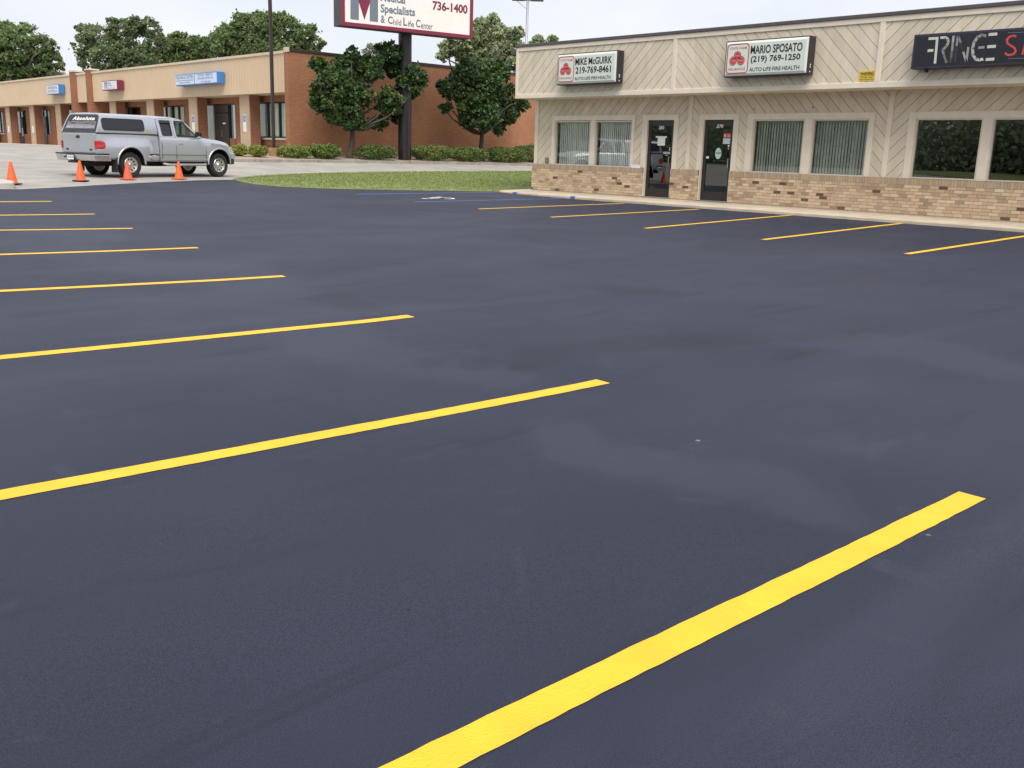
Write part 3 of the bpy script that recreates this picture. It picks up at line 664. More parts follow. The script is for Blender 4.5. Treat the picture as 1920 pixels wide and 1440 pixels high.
t = MB(); (a, b) = px_uv(*Z1(1285, 616), XD+.024); disc(t, (XD+.024, 0, 0), U, W_, a, b, .105, .155); ds = t.build('sticker', mat('round_mint_sticker', (.50, .64, .58), .7), d2)
t = MB(); zq(t, XD+.022, Z1(1240, 622), Z1(1330, 596)); t.build('sticker_print', mat('teal_print', (.20, .33, .34), .7), ds)
for q1, q2 in ((Z1(1092, 695), Z1(1138, 662)), (Z1(1436, 515), Z1(1462, 482)), (Z1(1438, 548), Z1(1456, 534))): t = MB(); zq(t, XD, q1, q2); t.build('sticker', M['paper'], d2)
a = px_uv(*Z1(1445, 700), XW); b = px_uv(*Z1(1435, 850), XW); pull(d2, -a[0], b[1], a[1])
h = MB(); h.box(XW+.115, XW+.135, -a[0]+.06, -a[0]+.55, a[1]-.08, a[1]-.05); h.build('push_bar', M['steel'], d2)
# small fittings on the wall
fx = MB(); q_ = on(1025, 301, 0, XW-.03); fx.box(XW-.045, XW+.001, q_[1]-.07, q_[1]+.07, q_[2]-.08, q_[2]+.10); fx.box(XW-.06, XW-.045, q_[1]-.05, q_[1]+.05, q_[2]-.06, q_[2]+.02)
fx.build('outlet_box', mat('weathered_grey_metal', (.22, .20, .18), .6), shop, bevel=.004)
fx = MB(); q_ = on(1192, 312, 0, XW-.09); fx.box(XW-.093, XW-.086, q_[1]-.17, q_[1]+.17, q_[2]-.05, q_[2]+.05); fx.build('plate', M['paper'], shop)

# ---- signs on the fascia (each its own thing)
XS = 21.80
def cabinet(name, label, y1, y0, z0, z1, face_m, X=XS, Xb=XF-.03, border=.028, pan=True, box_m=None):
    s_ = thing(name, label, 'sign', (Xb, (y0+y1)/2, z0))
    b = MB(); b.box(X, Xb, y0, y1, z0, z1); b.build('cabinet', box_m or M['signbox'], s_, bevel=.012)
    f = MB(); a = border
    if pan:
        o1 = [(X-.004, y0+a, z0+a), (X-.004, y1-a, z0+a), (X-.004, y1-a, z1-a), (X-.004, y0+a, z1-a)]; c = .055; dz = .03
        o2 = [(X-.004-dz, p[1]+(c if p[1] < (y0+y1)/2 else -c), p[2]+(c if p[2] < (z0+z1)/2 else -c)) for p in o1]
        f.face(o2)
        for i in range(4): f.face([o1[i], o1[(i+1) % 4], o2[(i+1) % 4], o2[i]])
    else: f.box(X-.006, X+.002, y0+a, y1-a, z0+a, z1-a)
    fo = f.build('face', face_m, s_); return s_, fo
def insurance(label, y1, y0, z0, z1, l1, l2, l3, e1):
    s_, fo = cabinet('shop_sign', label, y1, y0, z0, z1, M['signwhite']); Wd, Hh = y1-y0, z1-z0; X = XS-.038
    O_ = Vector((X, y1, z0)); uu = lambda f_: f_*Wd; vv = lambda f_: f_*Hh
    t = MB(); put_text(t, l1, O_, U, W_, uu(.325), uu(e1), vv(.605), vv(.83), bold=.022); put_text(t, l2, O_, U, W_, uu(.335), uu(.915), vv(.335), vv(.55), bold=.022); put_text(t, l3, O_, U, W_, uu(.325), uu(.915), vv(.13), vv(.235), bold=.012)
    t.build('lettering', M['ink'], fo)
    g = MB(); rr = rrect(uu(.038), uu(.302), vv(.105), vv(.90), .09, 5); stroke(g, O_, U, W_, rr, .026, closed=True)
    for cx, cy in ((.165, .585), (.115, .445), (.213, .445)): disc(g, O_-Vector((.0015, 0, 0)), U, W_, uu(cx), vv(cy), .112, .112)
    put_text(g, 'STATE FARM', O_, U, W_, uu(.068), uu(.272), vv(.755), vv(.82), bold=.01, space=1.25); put_text(g, 'INSURANCE', O_, U, W_, uu(.06), uu(.272), vv(.185), vv(.25), bold=.01, space=1.2)
    g.build('emblem', M['red'], fo)
    p = MB(); O2 = O_-Vector((.004, 0, 0))
    for (cx, cy), wd_ in zip(((.165, .585), (.115, .445), (.213, .445)), ('Auto', 'Life', 'Fire')):
        disc(p, O2, U, W_, uu(cx), vv(cy), .092, .092, r_in=.88); put_text(p, wd_, O2, U, W_, uu(cx)-.062, uu(cx)+.062, vv(cy)-.03, vv(cy)+.035, bold=.01)
    p.build('emblem_print', M['pink'], fo)
    for dz in (.05, .16, .21): k = MB(); k.box(XS+.09, XS+.12, y0-.006, y0+.002, z0+dz, z0+dz+(.03 if dz < .1 else .035)); k.build('fixing', M['paper'], s_)
insurance('white insurance sign for Mike McGuirk with red emblem on the cream fascia', 21.80, 19.37, 2.10, 3.0, 'MIKE McGUIRK', '219-769-8461', 'AUTO·LIFE·FIRE·HEALTH', .925)
insurance('white insurance sign for Mario Sposato with red emblem on the cream fascia', 15.67, 13.24, 2.115, 3.005, 'MARIO SPOSATO', '(219) 769-1250', 'AUTO·LIFE·FIRE·HEALTH', .93)
M['navy'] = mat('dark_navy_sign_face', (.010, .011, .020), .4, var=.1)
fs, ff = cabinet('shop_sign', 'long dark navy FRINGE sign with metallic letters on the cream fascia', 10.66, 6.3, 2.12, 2.85, M['navy'], border=.05, pan=False, box_m=mat('sign_frame_purple_black', (.035, .03, .05), .45))
Z2 = lambda x, y: px_uv(1700+x/8.727, 40+y/8.727, XS-.009)
M['letters'] = attr_mat('metallic_letter_print', .4)
g = MB(); OX = Vector((XS-.009, 0, 0))
def pol(pts, tone): g.face([OX+U*a+W_*b for a, b in (Z2(*p) for p in pts)], tone)
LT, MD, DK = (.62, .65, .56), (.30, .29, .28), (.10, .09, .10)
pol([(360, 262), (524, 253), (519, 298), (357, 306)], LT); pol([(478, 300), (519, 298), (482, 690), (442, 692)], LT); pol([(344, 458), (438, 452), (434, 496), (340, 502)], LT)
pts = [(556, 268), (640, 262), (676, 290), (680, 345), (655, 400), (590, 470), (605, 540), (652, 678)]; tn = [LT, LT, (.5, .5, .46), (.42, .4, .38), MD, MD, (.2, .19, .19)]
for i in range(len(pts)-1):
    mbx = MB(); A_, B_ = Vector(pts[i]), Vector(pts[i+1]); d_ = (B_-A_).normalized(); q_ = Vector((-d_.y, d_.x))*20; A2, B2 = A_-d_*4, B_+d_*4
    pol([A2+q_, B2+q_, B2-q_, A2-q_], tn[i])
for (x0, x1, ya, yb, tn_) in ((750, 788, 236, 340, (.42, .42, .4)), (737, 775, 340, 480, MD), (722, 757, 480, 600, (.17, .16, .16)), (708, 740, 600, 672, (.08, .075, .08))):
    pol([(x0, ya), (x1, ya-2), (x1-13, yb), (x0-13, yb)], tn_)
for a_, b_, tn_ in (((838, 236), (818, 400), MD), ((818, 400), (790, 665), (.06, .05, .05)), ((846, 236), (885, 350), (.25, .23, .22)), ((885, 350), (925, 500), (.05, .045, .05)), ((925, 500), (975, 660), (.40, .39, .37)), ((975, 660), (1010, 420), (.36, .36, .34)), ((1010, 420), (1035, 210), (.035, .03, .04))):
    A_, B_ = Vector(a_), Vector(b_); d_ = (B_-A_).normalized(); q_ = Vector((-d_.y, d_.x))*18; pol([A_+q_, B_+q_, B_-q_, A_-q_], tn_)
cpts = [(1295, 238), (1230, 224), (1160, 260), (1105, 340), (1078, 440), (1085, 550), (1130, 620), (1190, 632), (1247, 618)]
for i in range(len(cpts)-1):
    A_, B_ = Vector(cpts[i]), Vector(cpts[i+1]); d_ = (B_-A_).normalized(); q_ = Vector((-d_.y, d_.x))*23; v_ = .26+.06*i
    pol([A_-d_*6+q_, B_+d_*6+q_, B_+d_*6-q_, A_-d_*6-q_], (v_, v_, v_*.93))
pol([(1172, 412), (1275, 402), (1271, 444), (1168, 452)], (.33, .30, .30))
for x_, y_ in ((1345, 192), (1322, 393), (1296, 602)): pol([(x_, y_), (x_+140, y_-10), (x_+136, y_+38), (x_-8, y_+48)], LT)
g.build('lettering', M['letters'], ff)
g = MB(); sp = [(1790, 245), (1740, 236), (1680, 255), (1640, 300), (1650, 360), (1715, 405), (1770, 440), (1785, 490), (1750, 535), (1690, 552), (1640, 545), (1612, 520)]
for i in range(len(sp)-1):
    A_, B_ = Vector(sp[i]), Vector(sp[i+1]); d_ = (B_-A_).normalized(); q_ = Vector((-d_.y, d_.x))*17; g.face([OX-Vector((.001*(i % 2), 0, 0))+U*a+W_*b for a, b in (Z2(*p) for p in (A_-d_*5+q_, B_+d_*5+q_, B_+d_*5-q_, A_-d_*5-q_))])
for a_, b_ in (((1890, 545), (1985, 205)), ((1985, 205), (2040, 530)), ((1920, 440), (2020, 432))):
    A_, B_ = Vector(a_), Vector(b_); d_ = (B_-A_).normalized(); q_ = Vector((-d_.y, d_.x))*16; g.face([OX+U*a+W_*b for a, b in (Z2(*p) for p in (A_+q_, B_+q_, B_-q_, A_-q_))])
g.build('lettering', mat('red_neon_print', (.62, .06, .05), .45), ff)
for ya, yb in ((184, 158), (606, 588)): g = MB(); g.face([OX+U*a+W_*b for a, b in (Z2(*p) for p in ((1660, ya), (2300, yb), (2300, yb+7), (1660, ya+7)))]); g.build('rule', M['inkgrey'], ff)
fx = MB(); q_ = on(1737, 131, 0, XS+.1); fx.box(XS+.06, XS+.14, q_[1]-.03, q_[1]+.03, 2.05, 2.12); fx.build('bracket', M['ink'], fs)
# warning notice
wy1, wz0 = px_uv(1609.5, 152.5, XF-.012); wy0, wz1 = px_uv(1641, 131.5, XF-.012)
ws = MB(); ws.box(XF-.012, XF-.002, -wy0, -wy1, wz0, wz1); o = ws.build('warning_sign', M['warnyellow']); c_ = (XF, -wy0, wz0); 
solo(o, c_); o['world_built'] = c_; tag(o, 'small yellow WARNING surveillance notice on the fascia between the shop signs', 'sign')
t = MB(); Ow = Vector((XF-.0145, -wy1, wz0)); Ww, Hw = wy0-wy1, wz1-wz0
put_text(t, 'WARNING', Ow, U, W_, .06*Ww, .94*Ww, .54*Hw, .88*Hw, bold=.03); t.face([Ow+U*a+W_*b for a, b in ((.06*Ww, .45*Hw), (.94*Ww, .45*Hw), (.94*Ww, .49*Hw), (.06*Ww, .49*Hw))])
put_text(t, 'THIS AREA UNDER', Ow, U, W_, .1*Ww, .9*Ww, .27*Hw, .38*Hw, bold=.02); put_text(t, 'VIDEO SURVEILLANCE', Ow, U, W_, .04*Ww, .96*Ww, .08*Hw, .20*Hw, bold=.02)
t.build('lettering', M['ink'], o)

# ================================================================== brick office building (far)
XC, YW = 24.5, 42.48                        # front plane, side-wall plane
ZG = -.34; ZFB, ZFT = 2.59, 4.42
M['brick_front'] = brick_mat('red_brown_brick', (.35, .14, .075), (.28, .105, .055), (.30, .20, .14), 'both', ms=.010)
M['brick_side'] = brick_mat('orange_brown_brick', (.405, .178, .085), (.33, .138, .066), (.33, .215, .15), 'both', ms=.010)
M['tan_metal'] = mat('tan_ribbed_metal', (.60, .455, .305), .55, var=.04, scale=.6)
M['tan_column'] = mat('shaded_tan_cladding', (.47, .35, .235), .7, var=.08, scale=2)  # darker copy of the tan: shade under the fascia put into the colour
M['tan_trim'] = mat('beige_coping', (.60, .50, .37), .6, var=.08, scale=2)
M['coping'] = mat('dark_brown_coping', (.045, .028, .022), .5, var=.1)
M['dkframe'] = mat('black_window_frame', (.012, .012, .013), .4, var=.1)
M['sill'] = mat('limestone_sill', (.58, .52, .44), .85, var=.1)
M['blind_pale'] = mat('pale_vertical_blinds', (.80, .88, .80), .8, var=.08, scale=2)
M['glass_far'] = glass_mat('office_glass', (.95, .97, .96), 1.45)
office = thing('office_building', 'long single-storey brick office building with a tan ribbed metal fascia', 'building', (XC, YW, ZG))
YL = 100.0; XR = 58.0; XWIN = 25.8
# wall with openings: (y0, y1, z0, z1)
wins = [(44.55, 48.22, .48, 2.27), (50.48, 54.3, None, 2.27), (56.8, 60.46, .48, 2.27), (63.14, 66.76, .48, 2.27), (74.6, 78.2, .5, 2.27), (80.46, 83.62, None, 2.3), (86.22, 89.6, None, 2.3), (92.4, 95.6, .5, 2.3)]
fw = MB(); edges = sorted({YW+.36, YL} | {v for q in wins for v in q[:2]})
for a, b in zip(edges[:-1], edges[1:]):
    c = (a+b)/2; op = [q for q in wins if q[0] < c < q[1]]
    if op:
        fw.box(XWIN, XWIN+.3, a, b, op[0][3], ZFB+.1)
        if op[0][2] is not None: fw.box(XWIN, XWIN+.3, a, b, ZG-.2, op[0][2])
    else: fw.box(XWIN, XWIN+.3, a, b, ZG-.2, ZFB+.1)
fw.build('front_wall', M['brick_front'], office)
sw = MB(); sw.box(XC, XR, YW, YW+.35, ZG-.5, ZFT); sw.build('side_wall', M['brick_side'], office)
sc_ = MB(); sc_.box(XC+.06, XR+.1, YW-.04, YW+.42, ZFT+.0, ZFT+.14); sc_.box(XC-.02, XC+.16, YW-.045, YW+.30, ZFT+.14, ZFT+.2) if False else None
sc_.build('coping', M['coping'], office, bevel=.01)
ec = MB(); ec.box(XC-.03, XC+.06, YW-.05, YW+.33, ZFT-.02, ZFT+.2); ec.build('end_cap', M['sill'], office)
bx = MB(); bx.box(XC+.4, XR, YW+.36, YL, 4.15, 4.25); bx.box(XR-.3, XR, YW+.36, YL, ZG, 4.2); bx.box(XC+.1, XR, YL, YL+.3, ZG-.2, 4.3); bx.build('roof', M['coping'], office)
inn = MB(); inn.box(XWIN+3.0, XWIN+3.1, YW+.4, YL, ZG, 2.7); inn.box(XWIN+.3, XWIN+3.1, YW+.4, YL, ZG-.06, ZG+.0); inn.box(XWIN+.3, XWIN+3.1, YW+.4, YL, 2.66, 2.7)
for y in (49.5, 55.5, 61.8, 70, 79.3, 85, 91): inn.box(XWIN+.3, XWIN+3.0, y, y+.1, ZG, 2.66)
inn.build('interior', M['interior'], office)
# ribbed fascia
def ribbed(mb, y0, y1):
    P = .30; n = max(1, round((y1-y0)/P)); P = (y1-y0)/n; prof = [(0, 0), (.62, 0), (.70, .017), (.92, .017), (1.0, 0)]
    pts = [(y0+P*(k+a), XC+.03-d*-1+0) if False else (y0+P*(k+a), XC+.035-.0-d) for k in range(n) for a, d in prof]
    pts = [(y, XC+.04-d) for k in range(n) for (a, d) in prof for y in (y0+P*(k+a),)]
    for (ya, xa), (yb, xb) in zip(pts[:-1], pts[1:]):
        if yb-ya < 1e-6: continue
        mb.face([(xa, ya, ZFB), (xa, ya, ZFT-.06), (xb, yb, ZFT-.06), (xb, yb, ZFB)])
piers = [(67.72, 68.5), (70.6, 71.5)]
for a, b in ((YW+.36, 67.72), (68.5, 70.6), (71.5, YL)): fm = MB(); ribbed(fm, a, b); fas = fm.build('fascia', M['tan_metal'], office, recalc=False)
for a, b in ((YW+.36, 67.72), (68.5, 70.6), (71.5, YL)):
    ft = MB(); ft.box(XC-.03, XC+.4, a+.002, b-.002, ZFT-.06, ZFT+.06); ft.build('coping', M['tan_trim'], office); ft = MB(); ft.box(XC+.045, XWIN+.2, a, b, ZFB+.002, ZFB+.03); ft.build('soffit', M['tan_trim'], office)
bk = MB(); bk.box(XC+.06, XC+.2, YW+.37, YL, ZFB+.03, ZFT-.061); bk.build('fascia_backing', M['coping'], fas)
for a, b in piers:
    p_ = MB(); p_.box(XC-.12, XWIN+.1, a, b, ZG-.2, ZFT+.16); po = p_.build('pier', M['brick_front'], office)
    c_ = MB(); c_.box(XC-.16, XC+.5, a-.04, b+.04, ZFT+.16, ZFT+.26); c_.build('pier_cap', M['sill'], po)
pb = MB(); pb.box(XC+.5, XC+.7, 68.5, 70.6, ZG-.2, ZFB); pb.build('recess_wall', M['brick_front'], office)
for y in (46.8, 52.8, 58.62, 64.5, 74.85, 80.72, 86.8, 92.8):
    y *= 1.0058; c_ = MB(); c_.box(XC+.42, XC+1.0, y+.06, y+1.0, ZG-.1, ZFB+.002); co_ = c_.build('column', M['brick_front'], office)
    k_ = MB(); k_.box(XC+.36, XC+.418, y+.02, y+1.04, ZG-.1, ZFB); k_.build('cladding', M['tan_column'], co_)
# windows
def owin(y0, y1, z0, z1, n, blind=1.0, door=None):
    f = MB(); X0, X1 = XWIN+.05, XWIN+.15; t = .07
    zb = z0 if z0 is not None else ZG+.02
    f.box(X0, X1, y0, y1, z1-t, z1)
    f.box(X0, X1, y0, y1, zb, zb+t)
    bars = [y0+(y1-y0-t)*k/n for k in range(n+1)] if not isinstance(n, list) else n
    for b in bars: f.box(X0-.01, X1+.01, b, b+t, zb+t, z1-t)
    wo = f.build('window', M['dkframe'], office)
    g = MB(); g.box(XWIN+.095, XWIN+.10, y0+t, y1-t, zb+t, z1-t); g.build('pane', M['glass_far'], wo)
    return wo, bars
def oblinds(wo, spans, zb, z1, m=None):
    for a, c in spans:
        b = MB(); y = a+.08
        while y < c-.05:
            an = R(random.gauss(2, 5)); dx, dy = .055*math.sin(an), .055*math.cos(an); X = XWIN+.165
            b.face([(X-dx, y-dy, zb), (X+dx, y+dy, zb), (X+dx, y+dy, z1), (X-dx, y-dy, z1)]); y += .108
        b.build('blinds', m or M['blind_pale'], wo)
def osill(wo, y0, y1, z0):
    s_ = MB(); s_.box(XWIN-.06, XWIN+.05, y0-.05, y1+.05, z0-.1, z0); s_.build('sill', M['sill'], wo)
wo, b_ = owin(44.55, 48.22, .48, 2.27, 3); oblinds(wo, [(44.6, 46.55), (46.75, 48.2)], .5, 2.25); osill(wo, 44.55, 48.22, .48)
wo, b_ = owin(50.48, 54.3, None, 2.27, [50.48, 51.2, 52.95, 54.23]); oblinds(wo, [(50.55, 51.05), (53.25, 54.2)], ZG, 2.25)
dr = MB(); dr.box(XWIN+.0, XWIN+.048, 51.27, 52.94, ZG+.03, 1.75); dr.box(XWIN+.0, XWIN+.048, 51.27, 52.94, 1.80, 2.20); dro = dr.build('door', mat('dark_brown_door', (.035, .028, .025), .45, var=.2), office)
hh = MB(); hh.box(XWIN-.05, XWIN-.002, 52.05, 52.09, .5, .9); hh.build('handle', M['steel'], dro)
nn = MB(); nn.box(XWIN-.006, XWIN-.001, 51.62, 51.95, 1.18, 1.26); nn.build('door_number', M['paper'], dro)
sm = MB(); sm.box(XWIN-.0, XWIN+.049, 50.55, 51.19, ZG, .42); sm.build('panel', M['brick_front'], wo)
wo, b_ = owin(56.8, 60.46, .48, 2.27, 4); oblinds(wo, [(57.2, 58.55), (58.72, 59.5), (59.62, 60.4)], .5, 2.25); osill(wo, 56.8, 60.46, .48)
wo, b_ = owin(63.14, 66.76, .48, 2.27, [63.14, 63.85, 65.35, 66.69]); oblinds(wo, [(63.2, 63.75), (65.6, 66.6)], .9, 2.25, mat('grey_drape', (.24, .23, .22), .9)); osill(wo, 63.14, 66.76, .48)
wo, b_ = owin(74.6, 78.2, .5, 2.27, 3); oblinds(wo, [(74.75, 75.7), (75.9, 76.9), (77.1, 78.1)], .5, 2.25); osill(wo, 74.6, 78.2, .5)
M['blind_green'] = mat('grey_green_blinds', (.36, .42, .36), .8, var=.1)
for y0, y1 in ((80.46, 83.62), (86.22, 89.6)):
    wo, b_ = owin(y0, y1, None, 2.3, [y0, y0+.95, y0+1.75, y1-.07]); oblinds(wo, [(y0+1.9, y1-.1), (y0+.1, y0+.85)], .5, 2.25, M['blind_green'])
    d_ = MB(); d_.box(XWIN+.0, XWIN+.045, y0+1.02, y0+1.74, ZG+.02, 1.8); do = d_.build('door', M['dkframe'], office)
    p_ = MB(); p_.box(XWIN-.012, XWIN-.002, y0+1.1, y0+1.5, .3, .95); p_.build('notice', M['paper'], do)
    p_ = MB(); p_.box(XWIN-.0, XWIN+.05, y0+1.83, y1, ZG, .46); p_.box(XWIN, XWIN+.05, y0, y0+.95, ZG, .46); p_.build('panel', M['brick_front'], wo)
    osill(wo, y0+1.83, y1, .56)
wo, b_ = owin(92.4, 95.6, .5, 2.3, 3); oblinds(wo, [(92.6, 95.5)], .5, 2.25, M['blind_green']); osill(wo, 92.4, 95.6, .5)
vt = MB(); q_ = on(96, 138, 0, XC+6); vz = q_[2]; vt.box(q_[0], q_[0]+.9, q_[1]-.5, q_[1]+.5, 4.2, vz); vt.box(q_[0]-.12, q_[0]+1.02, q_[1]-.75, q_[1]+.75, vz, vz+.16); vt.build('roof_vent', M['tan_trim'], office, bevel=.03)
# walk along the front
mb = MB(); mb.prism([(22.9, YW+.5), (XWIN+.02, YW+.5), (XWIN+.02, YL), (22.9, YL)], lambda u, v, w_: (u, v, w_), -.7, ZG+.03)
o = mb.build('office_pavement', M['conc_light'], bevel=.02); tag(o, kind='structure')

# signs on the office fascia
def fbox(name, label, y1, y0, z0, z1, side_m, face_m, depth=.42):
    s_ = thing(name, label, 'sign', (XC, (y0+y1)/2, z0)); X = XC-depth
    b = MB(); b.box(X, XC-.012, y0, y1, z0, z1); b.build('cabinet', side_m, s_, bevel=.02)
    f = MB(); f.box(X-.008, X+.002, y0+.05, y1-.05, z0+.05, z1-.05); fo = f.build('face', face_m, s_); return s_, fo, X-.011
M['sgblue'] = mat('blue_sign_metal', (.05, .20, .52), .5, var=.08); M['sgmaroon'] = mat('maroon_sign_metal', (.20, .018, .05), .5, var=.08)
M['sgface'] = mat('pale_sign_face', (.66, .68, .74), .4, var=.04); M['sgfaceb'] = mat('pale_blue_sign_face', (.56, .67, .82), .4, var=.04)
ky = lambda px, py: on(px, py, 0, XC-.42)
def signfrom(name, label, tl, br_, side_m, face_m):
    a, b = ky(*tl), ky(*br_); return fbox(name, label, a[1], b[1], b[2], a[2], side_m, face_m), a[1], b[1], b[2], a[2]
(s1, fo, X), y1, y0, z0, z1 = signfrom('office_sign', 'small blue-sided box sign left of the brick piers on the tan fascia', (87, 159.5), (110.5, 176), M['sgblue'], M['sgface'])
t = MB(); Of = Vector((X, y1, z0)); Wf, Hf = y1-y0, z1-z0
put_text(t, 'SURGICAL', Of, U, W_, .1*Wf, .92*Wf, .55*Hf, .82*Hf, bold=.025); put_text(t, 'SOLUTIONS, LLC', Of, U, W_, .1*Wf, .9*Wf, .17*Hf, .44*Hf, bold=.025); t.build('lettering', M['inkgrey'], fo)
(s2, fo, X), y1, y0, z0, z1 = signfrom('office_sign', 'small maroon-sided box sign right of the brick piers on the tan fascia', (190.5, 152), (220, 168), M['sgmaroon'], M['sgface'])
t = MB(); Of = Vector((X, y1, z0)); Wf, Hf = y1-y0, z1-z0
for a, b in ((.18, .235), (.30, .355)): t.face([Of+U*p*Wf+W_*q*Hf for p, q in ((a, .15), (b, .15), (b, .85), (a, .85))])
t.face([Of-Vector((.002, 0, 0))+U*p*Wf+W_*q*Hf for p, q in ((.235, .85), (.267, .4), (.30, .85))])
put_text(t, 'Medical', Of, U, W_, .39*Wf, .58*Wf, .66*Hf, .82*Hf, bold=.02); put_text(t, 'Specialists', Of, U, W_, .39*Wf, .66*Wf, .40*Hf, .58*Hf, bold=.02); put_text(t, 'Child Life Center', Of, U, W_, .39*Wf, .84*Wf, .16*Hf, .27*Hf)
t.build('lettering', M['inkgrey'], fo)
(s3, fo, X), y1, y0, z0, z1 = signfrom('office_sign', 'wide blue two-panel RELIANCE CENTER box sign on the tan fascia', (328.5, 140.5), (407.5, 156), M['sgblue'], M['sgfaceb'])
t = MB(); Of = Vector((X, y1, z0)); Wf, Hf = y1-y0, z1-z0
put_text(t, 'RELIANCE CENTER', Of, U, W_, .03*Wf, .445*Wf, .58*Hf, .87*Hf, bold=.01); put_text(t, 'PHYSICAL THERAPY &', Of, U, W_, .56*Wf, .90*Wf, .68*Hf, .90*Hf, bold=.008); put_text(t, 'WELLNESS CENTER, INC.', Of, U, W_, .55*Wf, .92*Wf, .40*Hf, .60*Hf, bold=.008); put_text(t, '219-738-4447', Of, U, W_, .62*Wf, .86*Wf, .13*Hf, .28*Hf, bold=.006)
for k, (a, b, zc) in enumerate(((.03, .445, .43), (.10, .37, .24))):
    x = a
    while x < b:
        l_ = random.uniform(.012, .03); t.face([Of+U*p*Wf+W_*q*Hf for p, q in ((x, zc-.035), (min(b, x+l_), zc-.035), (min(b, x+l_), zc+.035), (x, zc+.035))]); x += l_+.007
t.build('lettering', mat('blue_grey_print', (.13, .15, .27), .6), fo)
t = MB(); t.box(X-.002, X+.008, y1-.475*Wf-.03, y1-.475*Wf+.03, z0+.05, z1-.05); t.build('divider', M['sgblue'], fo)
# little blue and white parking notices on the columns
for y, lb in ((47.32, 'blue and white parking notice on the tan column beside the corner windows'), (53.32, 'blue and white parking notice on the tan column behind the truck bonnet'),
              (81.2, 'small white notice on the tan column between the two far-left doorways'), (87.3, 'small white notice on the leftmost tan column')):
    z_ = .75 if y < 60 else .55; b = MB(); y *= 1.0058; b.box(XC+.345, XC+.357, y-.16, y+.16, z_, z_+.86 if y < 60 else z_+.5); o = b.build('parking_sign', M['paper']); loc = (XC+.35, y, z_); solo(o, loc); o['world_built'] = loc
    tag(o, lb, 'sign', 'notices on the office columns')
    if y < 60:
        b = MB(); b.box(XC+.341, XC+.344, y-.13, y+.13, z_+.5, z_+.82); b.build('blue_panel', M['blue_paint'], o)
        b = MB(); disc(b, (XC+.339, 0, 0), U, W_, -y-.0, z_+.62, .06, .06, r_in=.6); disc(b, (XC+.339, 0, 0), U, W_, -y-.02, z_+.76, .03, .03); b.face([(XC+.339, y+.03, z_+.62), (XC+.339, y+.0, z_+.62), (XC+.339, y+.0, z_+.73), (XC+.339, y+.03, z_+.73)]); b.build('symbol', M['white_paint'], o)

# ================================================================== planting bed with gravel, hedge shrubs
M['gravel'] = mat('tan_gravel', (.33, .27, .21), .95, var=.35, scale=14, bump=.8, bscale=22, dirt=((.16, .12, .09), 2, .6))
bedx0 = at(436, 303)[0]
gp_ = [(bedx0-.2, 38.8), (XR, 38.8), (XR, YW+.1), (XC-.3, YW+.1), (bedx0-.2, YW+1.6)]
zb_ = lambda x, y: gz(x, y)+.10
o = sheet('gravel_bed', gp_, .0, M['gravel'], .5, zb_)
o.name = 'gravel_bed'
mb = MB()
x = bedx0-.4
ed = []
while x < XR: ed.append(x); x += 1.0
for a, b in zip(ed[:-1], ed[1:]):
    i = len(mb.v)
    for xx in (a, b):
        z_ = gz(xx, 38.7); mb.v += [(xx, 38.62, z_-.1), (xx, 38.62, z_+.11), (xx, 38.80, z_+.12), (xx, 38.80, z_-.1)]
    for k in range(3): mb.f.append((i+k, i+k+1, i+k+5, i+k+4)); mb.c.append(None); mb.m.append(0)
o = mb.build('bed_kerb', mat('stained_kerb_concrete', (.30, .27, .23), .9, var=.2, scale=3, bump=.3, dirt=((.18, .15, .12), 2, .55))); tag(o, kind='structure')

def cloud(name, m, P, size, tone, parent=None, up=.3, flat=None, asp=.62):
    """leaf-sized diamond faces at points P (n,3); tone: base colour, jittered per leaf"""
    n = len(P); d = rng.normal(size=(n, 3)); d[:, 2] += up; d /= np.linalg.norm(d, axis=1)[:, None]
    a = np.cross(d, rng.normal(size=(n, 3))); a /= np.linalg.norm(a, axis=1)[:, None]; b = np.cross(d, a)
    s = size*rng.uniform(.6, 1.25, (n, 1)); fold = d*s*.22
    V = np.stack([P-a*s, P+b*s*asp-fold, P+a*s, P-b*s*asp-fold], 1).reshape(-1, 3)
    org = np.array(parent['world_built']) if parent is not None else np.zeros(3)
    me = bpy.data.meshes.new(name); me.vertices.add(4*n); me.vertices.foreach_set('co', (V-org).ravel().astype('f'))
    i = np.arange(n)*4; Q = np.stack([i, i+1, i+2, i, i+2, i+3], 1).ravel()
    me.loops.add(6*n); me.loops.foreach_set('vertex_index', Q.astype('i')); me.polygons.add(2*n); me.polygons.foreach_set('loop_start', (np.arange(2*n)*3).astype('i')); me.polygons.foreach_set('loop_total', np.full(2*n, 3, 'i'))
    me.update(); me.materials.append(m)
    t = np.asarray(tone, float)
    if t.ndim == 1: t = np.repeat(t[None], n, 0)
    t = t*rng.uniform(.72, 1.3, (n, 1))*(1+rng.normal(0, .06, (n, 3))); c = np.c_[np.clip(t, 0, 1), np.ones(n)]
    ca = me.color_attributes.new('tone', 'FLOAT_COLOR', 'CORNER'); ca.data.foreach_set('color', np.repeat(c, 6, 0).ravel().astype('f'))
    o = bpy.data.objects.new(name, me); COL.objects.link(o)
    if parent is not None: o.parent = parent; o['world_built'] = parent['world_built']
    return o
M['leaf'] = attr_mat('leaf', .55, trans=.22, spec=.4)
M['leaf_far'] = attr_mat('far_leaf', .6, trans=.48, spec=.2)
M['bark'] = mat('grey_brown_bark', (.085, .07, .058), .95, var=.3, scale=8, bump=.8, bscale=25)
